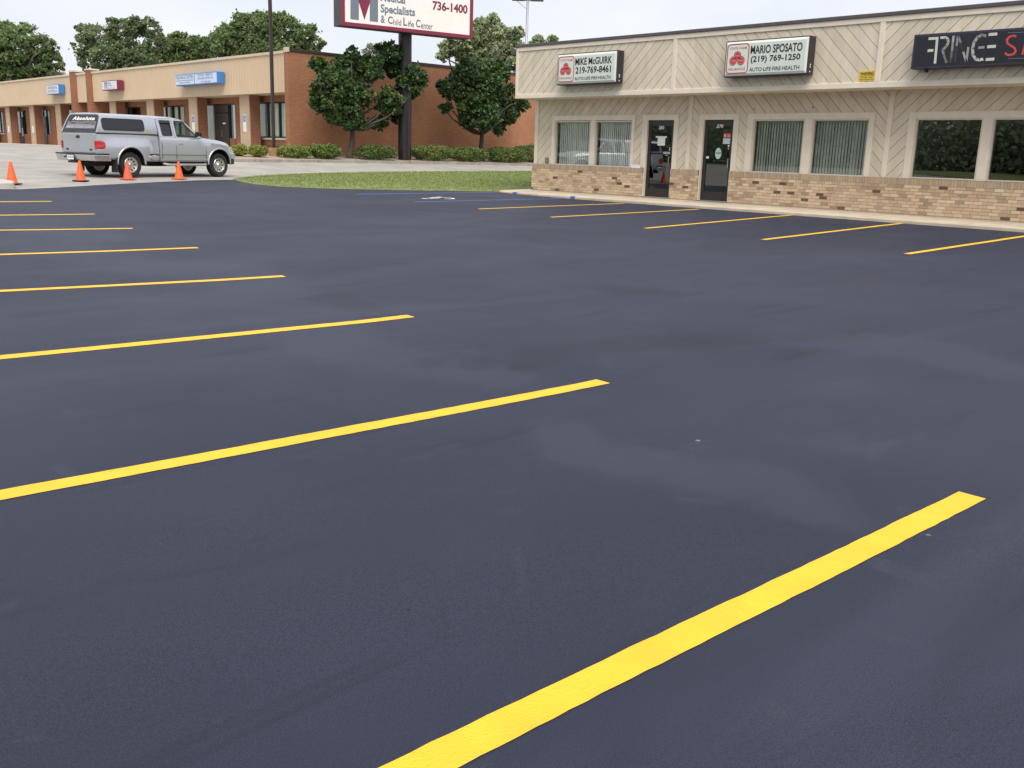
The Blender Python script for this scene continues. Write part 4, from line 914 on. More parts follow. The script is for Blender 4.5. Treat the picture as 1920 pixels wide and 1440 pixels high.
def shrub(px0, px1, pyt, pyb, label, tone, Y=39.6, grp='clipped shrubs along the brick wall'):
    a, b = on(px0, pyb, 1, Y), on(px1, pyb, 1, Y); cx, cy = (a[0]+b[0])/2, Y; hw = (b[0]-a[0])/2-.12; zt = on((px0+px1)/2, pyt, 1, Y)[2]; z0 = gz(cx, cy)+.10
    hw *= .91; hz = (zt-z0)/2; hd = min(.75, hw*.85); n = int(5200*hw*hz/.8)+1600; dd = rng.normal(size=(n, 3)); dd /= (np.abs(dd)**3.6).sum(1)[:, None]**(1/3.6); x, y, z = dd.T; r_ = rng.uniform(.80, 1.03, n)
    lump = 1+.10*np.sin(x*4.3+cx)*np.cos(z*3+cx*2)+.07*np.sin(x*9+cx)
    P = np.c_[cx+x*hw*r_*lump, cy+y*hd*r_*lump, z0+.06+hz+z*hz*r_*(1+.08*np.sin(x*5+cx))]; P = P[P[:, 2] > z0]
    sp = rng.random(len(P)) < .03; P[sp, 2] += rng.uniform(0, .12, sp.sum())
    s_ = thing('shrub', label, 'shrub', (cx, cy, z0), grp); cloud('foliage', M['leaf'], P, .050, tuple(1.25*q for q in tone), s_, up=.5)
    k = MB()
    for q in range(7):
        a_ = rng.uniform(0, 6.28); k.tube([(cx+.12*math.cos(a_), cy+.12*math.sin(a_), z0-.05), (cx+hw*.6*math.cos(a_), cy+hd*.6*math.sin(a_), z0+hz*1.1)], [.02, .008], 5)
    k.build('stem', M['bark'], s_)
GY_, GD = (.23, .26, .05), (.10, .15, .04)
shrub(430, 468, 275, 302, 'yellow-green clipped shrub just ahead of the truck bumper', GY_, 40.3)
shrub(464, 505, 276, 302.5, 'yellow-green clipped shrub left of the rusty lamp post base', (.21, .245, .05), 40.0)
shrub(520, 585, 277, 302, 'long green shrub right of the rusty lamp post base', (.16, .21, .045), 39.9)
shrub(580, 639, 274, 303, 'squared dark green shrub between the lamp post and the first maple trunk', (.12, .175, .04), 39.6)
shrub(669, 741, 275, 304, 'wide dark green shrub between the first maple trunk and the black sign pole', (.095, .145, .04), 39.5)
shrub(772, 844, 276, 304, 'wide green shrub directly right of the black sign pole', (.13, .18, .045), 39.6)
shrub(844, 909, 279, 305.5, 'low green shrub in front of the second maple trunk', (.115, .165, .042), 39.5)
shrub(914, 985, 279, 307, 'dark green shrub right of the second maple trunk', GD, 39.4)
shrub(966, 1030, 275, 306, 'dark green shrub partly hidden by the cream shop building', GD, 40.2)

# ================================================================== trees
def limb(mb, a, b, r0, r1, bend=.12, n=5):
    a, b = Vector(a), Vector(b); L_ = (b-a).length; o_ = Vector(rng.normal(size=3))*bend*L_; pts = [a.lerp(b, k/n)+o_*math.sin(math.pi*k/n) for k in range(n+1)]
    mb.tube(pts, [r0+(r1-r0)*k/n for k in range(n+1)], 7)
def tree(name, label, base, tr, blobs, nleaf, size, tone, m, group, cl=.30, full=.90, fork=.35, trunk_h=None, tone2=None):
    """blobs: (centre xyz, radius); leaves gather in clumps over each blob, leaving gaps"""
    base = np.array(base, float); t_ = thing(name, label, 'tree', tuple(base), group)
    k = MB(); C = np.array([b[0] for b in blobs]); top = C.mean(0); fk = base+np.array([0, 0, (trunk_h if trunk_h else (C[:, 2].min()-base[2])*.95)])
    fk[:2] += (top[:2]-base[:2])*.15
    k.tube([tuple(base+(0, 0, -.15)), tuple(base+(0, 0, .15)), tuple(base*.5+fk*.5+rng.normal(0, tr*.3, 3)), tuple(fk)], [tr*1.5, tr*1.1, tr*.95, tr*.85], 9)
    for c, r_ in blobs: limb(k, fk-np.array([0, 0, tr]), np.array(c)+np.array([0, 0, -.1*r_]), tr*.5, tr*.10)
    k.build('trunk', M['bark'], t_, smooth=True)
    extra = []
    for c, r_ in blobs:
        for q in range(4):
            d = rng.normal(size=3); d[2] = abs(d[2])*.9-.15; d /= np.linalg.norm(d); extra.append((np.array(c)+d*r_*.92, r_*rng.uniform(.22, .38)))
    blobs = [(c, r_*full) for c, r_ in blobs]+extra
    vol = np.array([b[1]**2 for b in blobs]); vol = vol/vol.sum(); Ps = []; Ts = []
    for (c, r_), f in zip(blobs, vol):
        n = int(nleaf*f); nc = max(6, int(n/(30 if m is M['leaf'] else 22))); d = rng.normal(size=(nc, 3)); d /= np.linalg.norm(d, axis=1)[:, None]
        rr = r_*rng.uniform(.5, 1.04, nc)**.6; cc = np.array(c)+d*rr[:, None]*np.array([1, 1, .92]); w_ = rng.gamma(2.0, 1, nc); w_ /= w_.sum()
        idx = rng.choice(nc, n, p=w_); ct = rng.uniform(.75, 1.25, nc)
        P = cc[idx]+rng.normal(size=(n, 3))*r_*cl*.72*np.array([.85, .85, .6])*rng.uniform(.5, 1, (nc, 1))[idx]; Ps.append(P)
        tb = np.array(tone)[None]*ct[idx][:, None]
        if tone2 is not None: pick = (rng.random(nc) < .3)[idx]; tb[pick] = np.array(tone2)*ct[idx][pick][:, None]
        Ts.append(tb)
    cloud('crown', m, np.concatenate(Ps), size, np.concatenate(Ts), t_, up=.55); return t_
def small_tree(label, trunk_px, Y, blobs_px, nleaf, tone, tone2):
    b = on(trunk_px[0], trunk_px[1], 1, Y); base = (b[0], Y, gz(b[0], Y)+.1); k = 1/F*float(np.dot(b, _fw))
    bl = []
    for px, py, r_ in blobs_px:
        Yb = Y+random.uniform(-.7, .35)-.1; c = on(px, py, 1, Yb); bl.append((c, r_*k*.92))
    tree('maple_tree', label, base, .13, bl, int(nleaf*2.0), .112, tone, M['leaf'], 'small maples along the brick wall', .34, full=1.04, trunk_h=1.5, tone2=tone2)
MT = (.052, .105, .033); MT2 = (.095, .150, .042)
small_tree('small dark green maple left of the black sign pole, with a broad lopsided crown', (655, 295), 40.2,
  [(596, 120, 15), (640, 150, 40), (615, 165, 30), (660, 180, 36), (648, 212, 32), (610, 195, 24), (658, 100, 13), (694, 128, 26), (730, 98, 21), (738, 124, 22), (772, 150, 27), (788, 148, 14), (768, 172, 16), (757, 158, 17), (728, 190, 26), (712, 232, 15), (738, 214, 18), (670, 232, 18), (755, 172, 14)], 14000, MT, MT2)
small_tree('small dark green maple right of the black sign pole, with a rounder crown', (904, 285), 40.3,
  [(886, 150, 36), (905, 170, 38), (876, 132, 20), (935, 138, 22), (850, 165, 22), (830, 160, 11), (836, 203, 12), (955, 180, 26), (978, 195, 14), (900, 212, 34), (930, 234, 20), (955, 215, 18), (880, 190, 26), (915, 132, 18)], 13000, MT, MT2)
def far_tree(label, D, blobs_px, nleaf, size, tone, name='tree', tone2=None, cl=.30, group='tall trees behind the brick building'):
    k = D/F; bl = []
    for px, py, r_ in blobs_px:
        c = dep(px, py, D+random.uniform(-1, 1)*r_*k*.6); bl.append((c, r_*k*.9))
    cx = np.mean([b[0] for b in bl], 0); g_ = (cx[0], cx[1], -.36); tree(name, label, g_, .32, bl, int(nleaf*3.6), size*.47, tone, M['leaf_far'], group, cl*1.1, full=.98, tone2=tone2, trunk_h=4.5)
G1, G2, G3 = (.25, .335, .145), (.19, .27, .115), (.45, .51, .31)
far_tree('broad leafy tree at the left edge behind the office roof', 84, [(20, 90, 42), (-40, 105, 55), (70, 90, 30), (98, 112, 20), (50, 62, 20), (10, 60, 22), (60, 125, 36), (115, 125, 9), (95, 90, 14), (-10, 130, 40), (30, 140, 34), (88, 132, 18)], 9000, .34, G1, tone2=G2)
far_tree('tall loose-crowned tree left of the treetop gap behind the office roof', 100, [(190, 75, 34), (158, 55, 16), (160, 88, 24), (225, 60, 26), (250, 55, 24), (280, 55, 22), (290, 82, 22), (200, 110, 34), (240, 100, 34), (270, 108, 28), (166, 118, 20), (212, 42, 12), (252, 36, 9), (305, 68, 8), (230, 130, 24)], 6000, .36, (.25, .31, .165), tone2=G2)
far_tree('dark bushy tree between the loose-crowned tree and the tall dense one', 112, [(330, 92, 30), (352, 82, 22), (305, 108, 24), (385, 96, 28), (360, 108, 28), (322, 118, 24), (398, 78, 16)], 6000, .40, (.22, .30, .12), tone2=G2)
far_tree('tallest dense tree behind the brown lamp post', 96, [(425, 78, 32), (462, 48, 26), (440, 105, 32), (500, 55, 34), (495, 95, 36), (545, 52, 24), (575, 66, 22), (555, 92, 30), (600, 84, 11), (485, 28, 10), (530, 32, 12), (470, 75, 30), (590, 98, 14), (575, 110, 20), (525, 108, 30)], 11000, .36, G1, tone2=G2)
far_tree('leafy tree between the big billboard and the shop roof', 76, [(870, 80, 32), (915, 58, 30), (950, 72, 22), (840, 92, 18), (925, 100, 34), (965, 92, 20), (900, 45, 12), (925, 38, 10), (972, 62, 12), (885, 112, 26), (830, 105, 12), (960, 118, 18)], 9000, .29, G3, tone2=G1)
far_tree('small treetop just above the left end of the shop roof', 92, [(1008, 74, 10), (1036, 77, 11), (1000, 92, 14), (1022, 92, 14)], 2500, .32, G3, tone2=G1)
far_tree('pale sparse treetop above the brick wall left of the sign pole', 70, [(694, 94, 12), (706, 90, 9), (684, 102, 9)], 420, .17, (.36, .37, .28), tone2=(.25, .28, .18), cl=.45)
# distant wood across the road, beyond the left edge of the view: what the shop glass mirrors
P = []
for k in range(700):
    y = rng.uniform(-20, 190); x = -76+rng.normal(0, 5); h = rng.uniform(4, 10); n = 150
    P.append(np.c_[x+rng.normal(0, 2.2, n), y+rng.normal(0, 2.2, n), rng.uniform(-.5, h, n)])
o = cloud('treeline', M['leaf_far'], np.concatenate(P), .40, (.34, .40, .27)); tag(o, 'dark wood across the road', 'wood', kind='stuff')

# ================================================================== pole sign, lamp posts
M['polebrown'] = mat('dark_brown_pole_paint', (.030, .018, .014), .45, var=.2); M['poleblack'] = mat('black_pole_paint', (.014, .012, .013), .38, var=.2)
YP = 39.6; pb_ = on(756, 304, 1, YP); xa = on(747, 200, 1, YP); xb = on(771, 200, 1, YP); xpole = (xa[0]+xb[0])/2; rp_ = .5*25/F*float(np.dot(xa, _fw))
ps = thing('pole_sign', 'big maroon-framed billboard for medical specialists on a black pole', 'sign', (xpole, YP, gz(xpole, YP)+.1))
k = MB(); zb_l = on(758, 66, 1, YP-.3)[2]
k.lathe([(rp_, gz(xpole, YP)-.3), (rp_, zb_l+.3)], 24, o=(xpole, YP, 0)); k.build('pole', M['poleblack'], ps, smooth=True)
YF = YP-.42; SA = on(640, 47, 1, YF); zc0 = float(SA[2]); rb_ = ray(885, 73); SB = rb_*(zc0/rb_[2]); Wd_ = float(np.linalg.norm((SB-SA)[:2]))
XU = Vector(((SB-SA)[0], (SB-SA)[1], 0)).normalized(); ND = Vector((-XU.y, XU.x, 0)); zc1 = zc0+3.3      # along the face, and into the cabinet
MS = Matrix(((XU.x, ND.x, 0, SA[0]), (XU.y, ND.y, 0, SA[1]), (0, 0, 1, 0), (0, 0, 0, 1)))
k = MB(); k.box(0, Wd_, 0, .85, zc0, zc1, M=MS); cab = k.build('cabinet', mat('slate_sign_side', (.045, .042, .055), .5, var=.12), ps, bevel=.02)
k = MB(); bw_ = .15
for q in ((0, Wd_, zc0, zc0+bw_), (0, Wd_, zc1-bw_, zc1), (0, bw_, zc0+bw_, zc1-bw_), (Wd_-bw_, Wd_, zc0+bw_, zc1-bw_)): k.box(q[0]-.01, q[1]+.01, -.05, -.001, q[2]-.005, q[3]+.005, M=MS)
k.build('frame', M['sgmaroon'], ps)
k = MB(); k.box(bw_-.02, Wd_-bw_+.02, -.02, -.002, zc0+bw_-.02, zc1-bw_+.02, M=MS); fo = k.build('face', M['signwhite2'], ps)
FP = Vector(SA)-ND*.024
def Z3(x, y):                              # enlarged view of the billboard -> (along, up) on its face
    d = Vector(ray(600+x/6.4, y/6.4)); q = d*(FP.dot(ND)/d.dot(ND)); return (q-Vector((FP.x, FP.y, 0))).dot(XU), q.z
OS = Vector((FP.x, FP.y, 0)); g = MB(); r_ = MB()
def zpoly(mb, pts, dy=0): mb.face([OS-ND*dy+XU*a+W_*b for a, b in (Z3(*p) for p in pts)])
zt_ = -220
zpoly(g, [(365, 230), (467, 241), (467, zt_), (365, zt_-12)]); zpoly(g, [(597, 254), (697, 265), (697, zt_+22), (597, zt_+14)])
zpoly(r_, [(533, 240), (606, 10), (590, -40), (478, -48), (460, 5)], .002); r_.build('emblem', M['sgmaroon'], fo); r_ = MB()
def ztexth(mb, s_, bl, wpx, hpx, **kw):     # baseline start, width and cap height in view units, laid level on the face
    a = Z3(*bl); b = Z3(bl[0]+wpx, bl[1]); h_ = Z3(bl[0], bl[1]-hpx)[1]-a[1]; put_text(mb, s_, OS, XU, W_, a[0], b[0], a[1], a[1]+h_, **kw)
ztexth(g, 'Medical', (725, 12), 298, 118, bold=.03); ztexth(g, 'Specialists', (727, 180), 415, 135, bold=.03); ztexth(g, '&', (730, 275), 50, 95, bold=.025)
ztexth(r_, '736-1400', (1350, 118), 420, 112, bold=.035)
c_ = MB()
for s_, x, y, w_px, h_px, rd in (('C', 815, 284, 58, 92, 1), ('hild', 880, 298, 95, 72, 0), ('L', 1000, 308, 45, 100, 1), ('ife', 1055, 318, 74, 68, 0), ('C', 1152, 326, 52, 94, 1), ('enter', 1212, 342, 142, 64, 0)):
    ztexth(c_, s_, (x, y), w_px, h_px, bold=.02 if rd else .008)
g.build('lettering', mat('slate_blue_print', (.15, .185, .23), .6, var=.05), fo); r_.build('lettering', M['sgmaroon'], fo); c_.build('lettering', mat('plum_print', (.16, .10, .13), .6), fo)
# brown lamp post on a rusty concrete foot
D_ = 44.2; q_ = dep(514, 300, D_); lx, ly = q_[0], q_[1]; zg = gz(lx, ly)+.05
lp = thing('lamp_post', 'tall dark brown lamp post on a round rust-stained foot', 'lamp post', (lx, ly, zg))
k = MB(); k.lathe([(0, zg+.42), (.235, zg+.42), (.25, zg+.39), (.25, zg-.4)], 20, o=(lx, ly, 0)); k.build('foot', mat('rust_stained_concrete', (.30, .17, .09), .9, var=.35, scale=3, dirt=((.14, .06, .03), 2.4, .52)), lp, smooth=40)
k = MB(); hw = .062
for dx in (0,): k.box(lx-hw, lx+hw, ly-hw, ly+hw, zg+.42, zg+8.6)
k.box(lx-.17, lx+.17, ly-.17, ly+.17, zg+.42, zg+.45)
for a in range(4): k.tube([(lx+.2*math.cos(a*1.57+.78), ly+.2*math.sin(a*1.57+.78), zg+.4), (lx+.2*math.cos(a*1.57+.78), ly+.2*math.sin(a*1.57+.78), zg+.53)], .022, 6)
k.build('post', M['polebrown'], lp)
k = MB(); k.box(lx-.9, lx-.1, ly-.22, ly+.22, zg+8.45, zg+8.65); k.box(lx+.1, lx+.9, ly-.22, ly+.22, zg+8.45, zg+8.65); k.build('lamp_head', M['polebrown'], lp, bevel=.03)
# far grey lamp post behind the shop
D_ = 62.0; q_ = dep(987, 80, D_); qt = dep(990, 3, D_); lx, ly = q_[0], q_[1]
lp = thing('lamp_post', 'thin pale grey lamp post rising behind the shop roof', 'lamp post', (lx, ly, -.36))
M['galv'] = mat('galvanised_steel', (.34, .36, .40), .5, .4, var=.08)
k = MB(); k.tube([(lx, ly, -.5), (lx, ly, qt[2]-.04)], [.11, .075], 10); k.build('post', M['galv'], lp, smooth=True)
k = MB(); ux = Vector(_r0); p0 = Vector((lx, ly, qt[2]-.02))
for s_ in (-1, 1):
    c = p0+ux*s_*.62; k.box(-.38, .38, -.2, .2, -.02, .14, M=Matrix.Translation(c) @ Matrix.Rotation(math.atan2(ux.y, ux.x), 4, 'Z'))
k.tube([p0-ux*.5, p0+ux*.5], .04, 6); k.build('lamp_head', mat('plum_lamp_housing', (.07, .045, .06), .5), lp)
k = MB(); k.tube([tuple(p0-ux*.75), tuple(p0+Vector((0, 0, -.55)))], .018, 5); k.build('brace', M['galv'], lp)

# ================================================================== traffic cones
M['cone'] = mat('orange_cone_plastic', (.80, .115, .025), .5, var=.06, scale=4); M['cone_dirty'] = mat('grimy_cone_plastic', (.66, .10, .035), .6, var=.2, scale=9, dirt=((.20, .10, .07), 9, .56)); M['rubber'] = mat('black_rubber', (.018, .017, .017), .7, var=.2)
for px, py, h_, rz, dirty, lb, bm2 in ((23, 346.5, .55, .3, 0, 'orange traffic cone standing by the concrete kerb end', 'rubber'), (151.5, 340.5, .545, .9, 0, 'orange traffic cone behind the truck, below its number plate', 'rubber'),
                            (240, 337.5, .50, .2, 1, 'grimier orange traffic cone in front of the truck rear wheel', 'cone_dirty'), (336, 336.5, .515, .6, 0, 'orange traffic cone in front of the truck side step', 'cone')):
    q_ = at(px, py); c_ = thing('traffic_cone', lb, 'traffic cone', (q_[0], q_[1], gz(q_[0], q_[1])+.012), 'orange traffic cones in a row', rz=rz, local=True)
    k = MB(); k.lathe([(.135, .03), (.128, .045), (.032, h_-.02), (.026, h_), (.018, h_), (.018, h_-.03)], 24); k.build('cone_body', M['cone_dirty' if dirty else 'cone'], c_, smooth=50)
    k = MB(); k.prism(rrect(-.18, .18, -.18, .18, .05), lambda u, v, w_: (u, v, w_), 0, .03); k.build('base', M[bm2], c_, bevel=.006)

# ================================================================== pickup truck
M['paint'] = mat('silver_paint', (.48, .51, .56), .26, .50, var=.02, scale=1, coat=.7, spec=.5)
M['chrome'] = mat('satin_chrome', (.62, .62, .64), .22, .9, var=.04); M['trimblack'] = mat('black_plastic', (.016, .016, .018), .5, var=.1)
M['tyre'] = mat('tyre_rubber', (.020, .020, .020), .85, var=.25, scale=12, bump=.4, bscale=40); M['rim'] = mat('alloy_rim', (.62, .60, .57), .28, .85, var=.05); M['under'] = mat('dark_underbody', (.012, .011, .011), .8, var=.2)
M['tint'] = mat('black_tinted_glass', (.010, .011, .018), .06, var=.1, spec=.6); M['clearglass'] = glass_mat('car_glass', (.60, .68, .64), 1.3); M['taillens'] = mat('red_lens', (.45, .012, .02), .12, var=.12, scale=5, coat=.6); M['amber'] = mat('amber_lens', (.62, .40, .14), .15)
HEAD = R(15.0); SC = .935
rw = at(243, 333.3)
hd = Vector((math.cos(HEAD), math.sin(HEAD), 0)); lf = Vector((-hd.y, hd.x, 0))
org = Vector((rw[0], rw[1], 0))+lf*.80*SC
zr = gz(rw[0], rw[1]); fwp = org+hd*3.52*SC-lf*.8*SC; zf_ = gz(fwp.x, fwp.y); org.z = zr+.008
truck = thing('pickup_truck', 'silver extended-cab pickup truck with a matching bed topper, parked behind the cones', 'pickup truck', tuple(org), rz=HEAD, local=True)
truck.scale = (SC,)*3; truck.rotation_euler = (0, -math.atan2(zf_-zr, 3.52*SC), HEAD)
ip = lambda x, xs, ys_: float(np.interp(x, xs, ys_))
CX = [1.12, 1.4, 2.4, 2.75, 3.05, 3.5, 3.85, 4.05, 4.18]
def sec_cab(x):
    hw = ip(x, CX, [.965, .975, .98, .98, .98, .985, .965, .93, .88]); zb = ip(x, CX, [1.29, 1.29, 1.285, 1.275, 1.25, 1.215, 1.155, 1.10, 1.00]); zt = ip(x, CX, [1.30, 1.30, 1.30, 1.335, 1.325, 1.285, 1.22, 1.15, 1.05]); zs = ip(x, CX, [.50]*7+[.52, .56])
    hb = hw-ip(x, CX, [.045, .045, .05, .06, .075, .09, .10, .11, .12])
    p = [(hw-.07, zs), (hw-.02, zs+.05), (hw-.004, .70), (hw, .73), (hw, .86), (hw-.008, zb-.12), (hb+.015, zb-.045), (hb-.03, zb), (hb*.6, zb+(zt-zb)*.6), (0, zt)]
    return [(x, -y, z) for y, z in p]+[(x, y, z) for y, z in p[-2::-1]]
def dense(xs, n): return [xs[0]+(xs[-1]-xs[0])*k/n for k in range(n+1)]
mb = MB(); mb.loft([sec_cab(x) for x in dense(CX, 40)]); cabl = mb.build('cab_body', M['paint'], truck)
BX = [-1.13, -1.0, -.75, -.45, 0, .45, .72, .88, .98, 1.09]
def sec_bed(x):
    hw = ip(x, BX, [.89, .92, .95, .985, 1.0, .985, .95, .90, .90, .90]); hu = ip(x, BX, [.865, .88, .885, .89, .895, .89, .885, .875, .87, .86]); zs = ip(x, BX, [.60, .57, .55, .54, .53, .52, .50, .50, .50, .50])
    p = [(hw-.06, zs), (hw-.012, zs+.05), (hw, .74), (hw, .90), (hw-.018, 1.0), (hu+(hw-hu)*.42, 1.09), (hu+.008, 1.18), (hu, 1.24), (hu-.006, 1.30), (hu-.03, 1.325), (0, 1.327)]
    return [(x, -y, z) for y, z in p]+[(x, y, z) for y, z in p[-2::-1]]
mb = MB(); mb.loft([sec_bed(x) for x in dense(BX, 44)]); bed = mb.build('bed', M['paint'], truck)
bpy.context.view_layer.update()
def cutter(x, z, r_):
    cs_ = []
    for s_ in (-1, 1):
        k = MB(); k.tube([(x, s_*.62, z), (x, s_*1.25, z)], r_, 40); o = k.build('cut', M['under']); o.matrix_world = truck.matrix_world.copy(); cs_.append(o)
    return cs_
cuts_f, cuts_r = cutter(3.52, .44, .50), cutter(0, .44, .50)
bpy.context.view_layer.update()
boolean_cut(cabl, cuts_f); boolean_cut(bed, cuts_r)
for o_ in (cabl, bed):
    o_.data.polygons.foreach_set('use_smooth', [True]*len(o_.data.polygons)); o_.data.set_sharp_from_angle(angle=R(34))
# arch lips and inner wells
for parent, x, hwv in ((bed, 0, 1.0), (cabl, 3.52, .984)):
    for s_ in (-1, 1):
        k = MB(); pts = []
        for t_ in np.linspace(R(-4), R(184), 25):
            xx, zz = x+.505*math.cos(t_), .44+.505*math.sin(t_); hwx = abs(sec_bed(max(min(xx, 1.09), -1.13))[3][1]) if x < 1 else abs(sec_cab(max(1.12, min(4.18, xx)))[3][1])
            if zz > 1.0 or False: hwx -= .012
            pts.append((xx, s_*(hwx-.012), zz))
        k.tube(pts, .030, 8); k.build('wheel_arch', M['paint'], parent, smooth=True)
k = MB(); k.box(-1.05, 4.1, -.62, .62, .42, 1.0); k.box(-1.1, 1.05, -.80, .80, .56, .62); k.box(1.15, 3.0, -.9, .9, .45, .52)
k.tube([(0, -.7, .40), (0, .7, .40)], .07, 10); k.tube([(3.52, -.7, .40), (3.52, .7, .40)], .06, 10); k.box(-.9, -.25, -.35, .35, .34, .56); k.box(1.6, 2.4, .2, .7, .32, .5); k.tube([(-1.2, -.45, .42), (.6, -.5, .42)], .035, 8)
k.build('underbody', M['under'], truck)
# wheels
def wheel(x, y, s_):
    w_ = bpy.data.objects.new('wheel', None); COL.objects.link(w_); w_.parent = truck; w_.location = (x, y, .39); w_.empty_display_size = .2
    t = MB(); t.lathe([(.235, -.115), (.30, -.132), (.355, -.130), (.382, -.105), (.390, -.06), (.390, .06), (.382, .105), (.355, .130), (.30, .132), (.235, .115)], 40, 'y')
    for a in range(30):
        for yy in (-.085, .03):
            an = 2*math.pi*(a+.5*(yy > 0))/30; t.box(-.012, .012, yy, yy+.055, .384, .398, M=Matrix.Rotation(an, 4, 'Y'))
    t.build('tyre', M['tyre'], w_, smooth=40)
    r_ = MB(); r_.lathe([(.238, s_*.118), (.230, s_*.128), (.212, s_*.122), (.20, s_*.085), (.15, s_*.060), (.085, s_*.080), (.07, s_*.105), (.055, s_*.125), (.0, s_*.128)], 36, 'y')
    r_.lathe([(.236, -s_*.11), (.0, -s_*.08)], 24, 'y')
    for a in range(10):
        an = 2*math.pi*a/10; c = Vector((.165*math.cos(an), s_*.074, .165*math.sin(an))); rd = Vector((math.cos(an), 0, math.sin(an))); tg = Vector((-math.sin(an), 0, math.cos(an)))
        r_.face([c+rd*.030*math.cos(q)+tg*.025*math.sin(q)+Vector((0, s_*.008*(1+1.0*math.cos(q)), 0)) for q in np.linspace(0, 2*math.pi, 12, endpoint=False)], mi=1)
    r_.build('rim', [M['rim'], M['under']], w_, smooth=40, recalc=False)
for x in (0, 3.52):
    for s_ in (-1, 1): wheel(x, s_*.80, s_)
# cab top: open frame with roof, pillars and glass
ys_ = lambda z: .925-.31*(max(z, 1.28)-1.28)
def side_frame(s_):
    outer = [(1.12, 1.275), (2.80, 1.275), (2.68, 1.36), (2.22, 1.785), (2.10, 1.835), (1.9, 1.852), (1.25, 1.852), (1.16, 1.83), (1.12, 1.76)]
    w1 = [(x, z) for x, z in rrect(1.24, 1.64, 1.315, 1.765, .05, 3)]
    w2 = [(1.80, 1.32), (1.83, 1.30), (2.58, 1.30), (2.60, 1.34), (2.20, 1.735), (2.14, 1.765), (1.88, 1.77), (1.81, 1.74)]
    b = bmesh.new(); es = []
    for lp_ in (outer, w1, w2):
        vs = [b.verts.new((x, s_*ys_(z), z)) for x, z in lp_]
        for i in range(len(vs)): es.append(b.edges.new((vs[i], vs[(i+1) % len(vs)])))
    bmesh.ops.triangle_fill(b, edges=es, use_beauty=True, normal=(0, s_, .3))
    bmesh.ops.recalc_face_normals(b, faces=b.faces); ext = bmesh.ops.extrude_face_region(b, geom=b.faces[:])
    for v in [q for q in ext['geom'] if isinstance(q, bmesh.types.BMVert)]: v.co.y -= s_*.045
    bmesh.ops.recalc_face_normals(b, faces=b.faces); me = bpy.data.meshes.new('pillars'); b.to_mesh(me); b.free(); me.materials.append(M['paint'])
    o = bpy.data.objects.new('pillars', me); COL.objects.link(o); o.parent = cabl
    for lp_, m_, nm in ((w1, M['tint'], 'quarter_window'), (w2, M['clearglass'], 'side_window')):
        k = MB(); k.face([(x, s_*(ys_(z)-.020), z) for x, z in lp_]); g = k.build(nm, m_, truck)
        k = MB(); P_ = [(x, s_*(ys_(z)+.002), z) for x, z in lp_]; k.tube(P_+[P_[0], P_[1]], .011, 6); k.build('window_seal', M['trimblack'], g)
    k = MB()
    k.face([(1.225, s_*(ys_(1.80)+.012), 1.80), (1.65, s_*(ys_(1.80)+.012), 1.80), (1.645, s_*(ys_(1.72)+.035), 1.715), (1.235, s_*(ys_(1.72)+.035), 1.715)])
    k.face([(1.80, s_*(ys_(1.80)+.012), 1.80), (2.16, s_*(ys_(1.80)+.012), 1.80), (2.24, s_*(ys_(1.73)+.03), 1.735), (1.815, s_*(ys_(1.72)+.035), 1.72)])
    k.build('window_visor', M['trimblack'], cabl)
    # door seams
    seam = lambda pts: [(x, s_*(abs(sec_cab(x)[4][1]) if z < 1.0 else (ip(z, [1.0, 1.24, 1.28], [.972, .94, ys_(1.28)]) if z < 1.28 else ys_(z)))+s_*.001, z) for x, z in pts]
    k = MB(); k.tube(seam([(1.72, z) for z in (.58, .7, .9, 1.05, 1.2, 1.3, 1.5, 1.7, 1.80)]), .006, 5); k.tube(seam([(2.93, z) for z in (.60, .8, 1.0, 1.15)]), .006, 5); k.tube(seam([(1.17, .58), (1.17, .8), (1.17, 1.0), (1.17, 1.2)]), .006, 5)
    k.tube(seam([(1.14+.1*q, .715) for q in range(19)]), .007, 5); k.build('door_seam', M['trimblack'], cabl)
    h_ = MB(); xh = 1.90; yh = .975; h_.box(xh-.09, xh+.09, yh-.012, yh+.012, 1.055, 1.105, M=Matrix.Scale(s_, 4, (0, 1, 0))); h_.build('handle', M['paint'], cabl, bevel=.008)
    m_ = MB(); m_.prism(rrect(-.08, .08, -.06, .085, .035), lambda u, v, w_: (2.56+w_+.25*u, s_*(1.07+u), 1.385+v), -.06, .06); m_.tube([(2.58, s_*.90, 1.33), (2.58, s_*1.02, 1.34)], .035, 8); m_.build('mirror', M['trimblack'], truck, bevel=.015)
    e_ = MB(); e_.prism([(-.07, -.012), (.07, -.012), (.085, .012), (-.06, .012)], lambda u, v, w_: (3.05+u, s_*(.955+w_), 1.06+v), 0, .012); e_.box(3.0, 3.04, s_*.955, s_*.968, 1.02, 1.06) if False else None
    e_.build('badge', M['trimblack'], cabl)
for s_ in (-1, 1): side_frame(s_)
k = MB(); rows = []
for x, zo, ye in ((1.12, 1.74, .77), (1.16, 1.822, .75), (1.25, 1.85, .742), (1.6, 1.855, .738), (1.95, 1.848, .740), (2.12, 1.828, .748), (2.23, 1.782, .760)):
    rows.append([(x+(.04*(1-abs(t_)) if x > 2.1 else 0), ye*t_, zo+.012+.065*(1-abs(t_)**2.2)*(1 if x > 1.2 else .6)) for t_ in np.linspace(-1, 1, 13)])
k.loft(rows, close=False, caps=False); k.build('roof', M['paint'], cabl, smooth=True)
k = MB(); rows = []
for f_ in np.linspace(0, 1, 5):
    rows.append([(2.80-.56*f_+.12*(1-abs(t_)**2)*(1-f_*.6), (.90-.14*f_)*t_, 1.30+.50*f_+.04*(1-abs(t_)**2)*f_) for t_ in np.linspace(-1, 1, 9)])
k.loft(rows, close=False, caps=False); k.build('windscreen', M['clearglass'], truck, smooth=True)
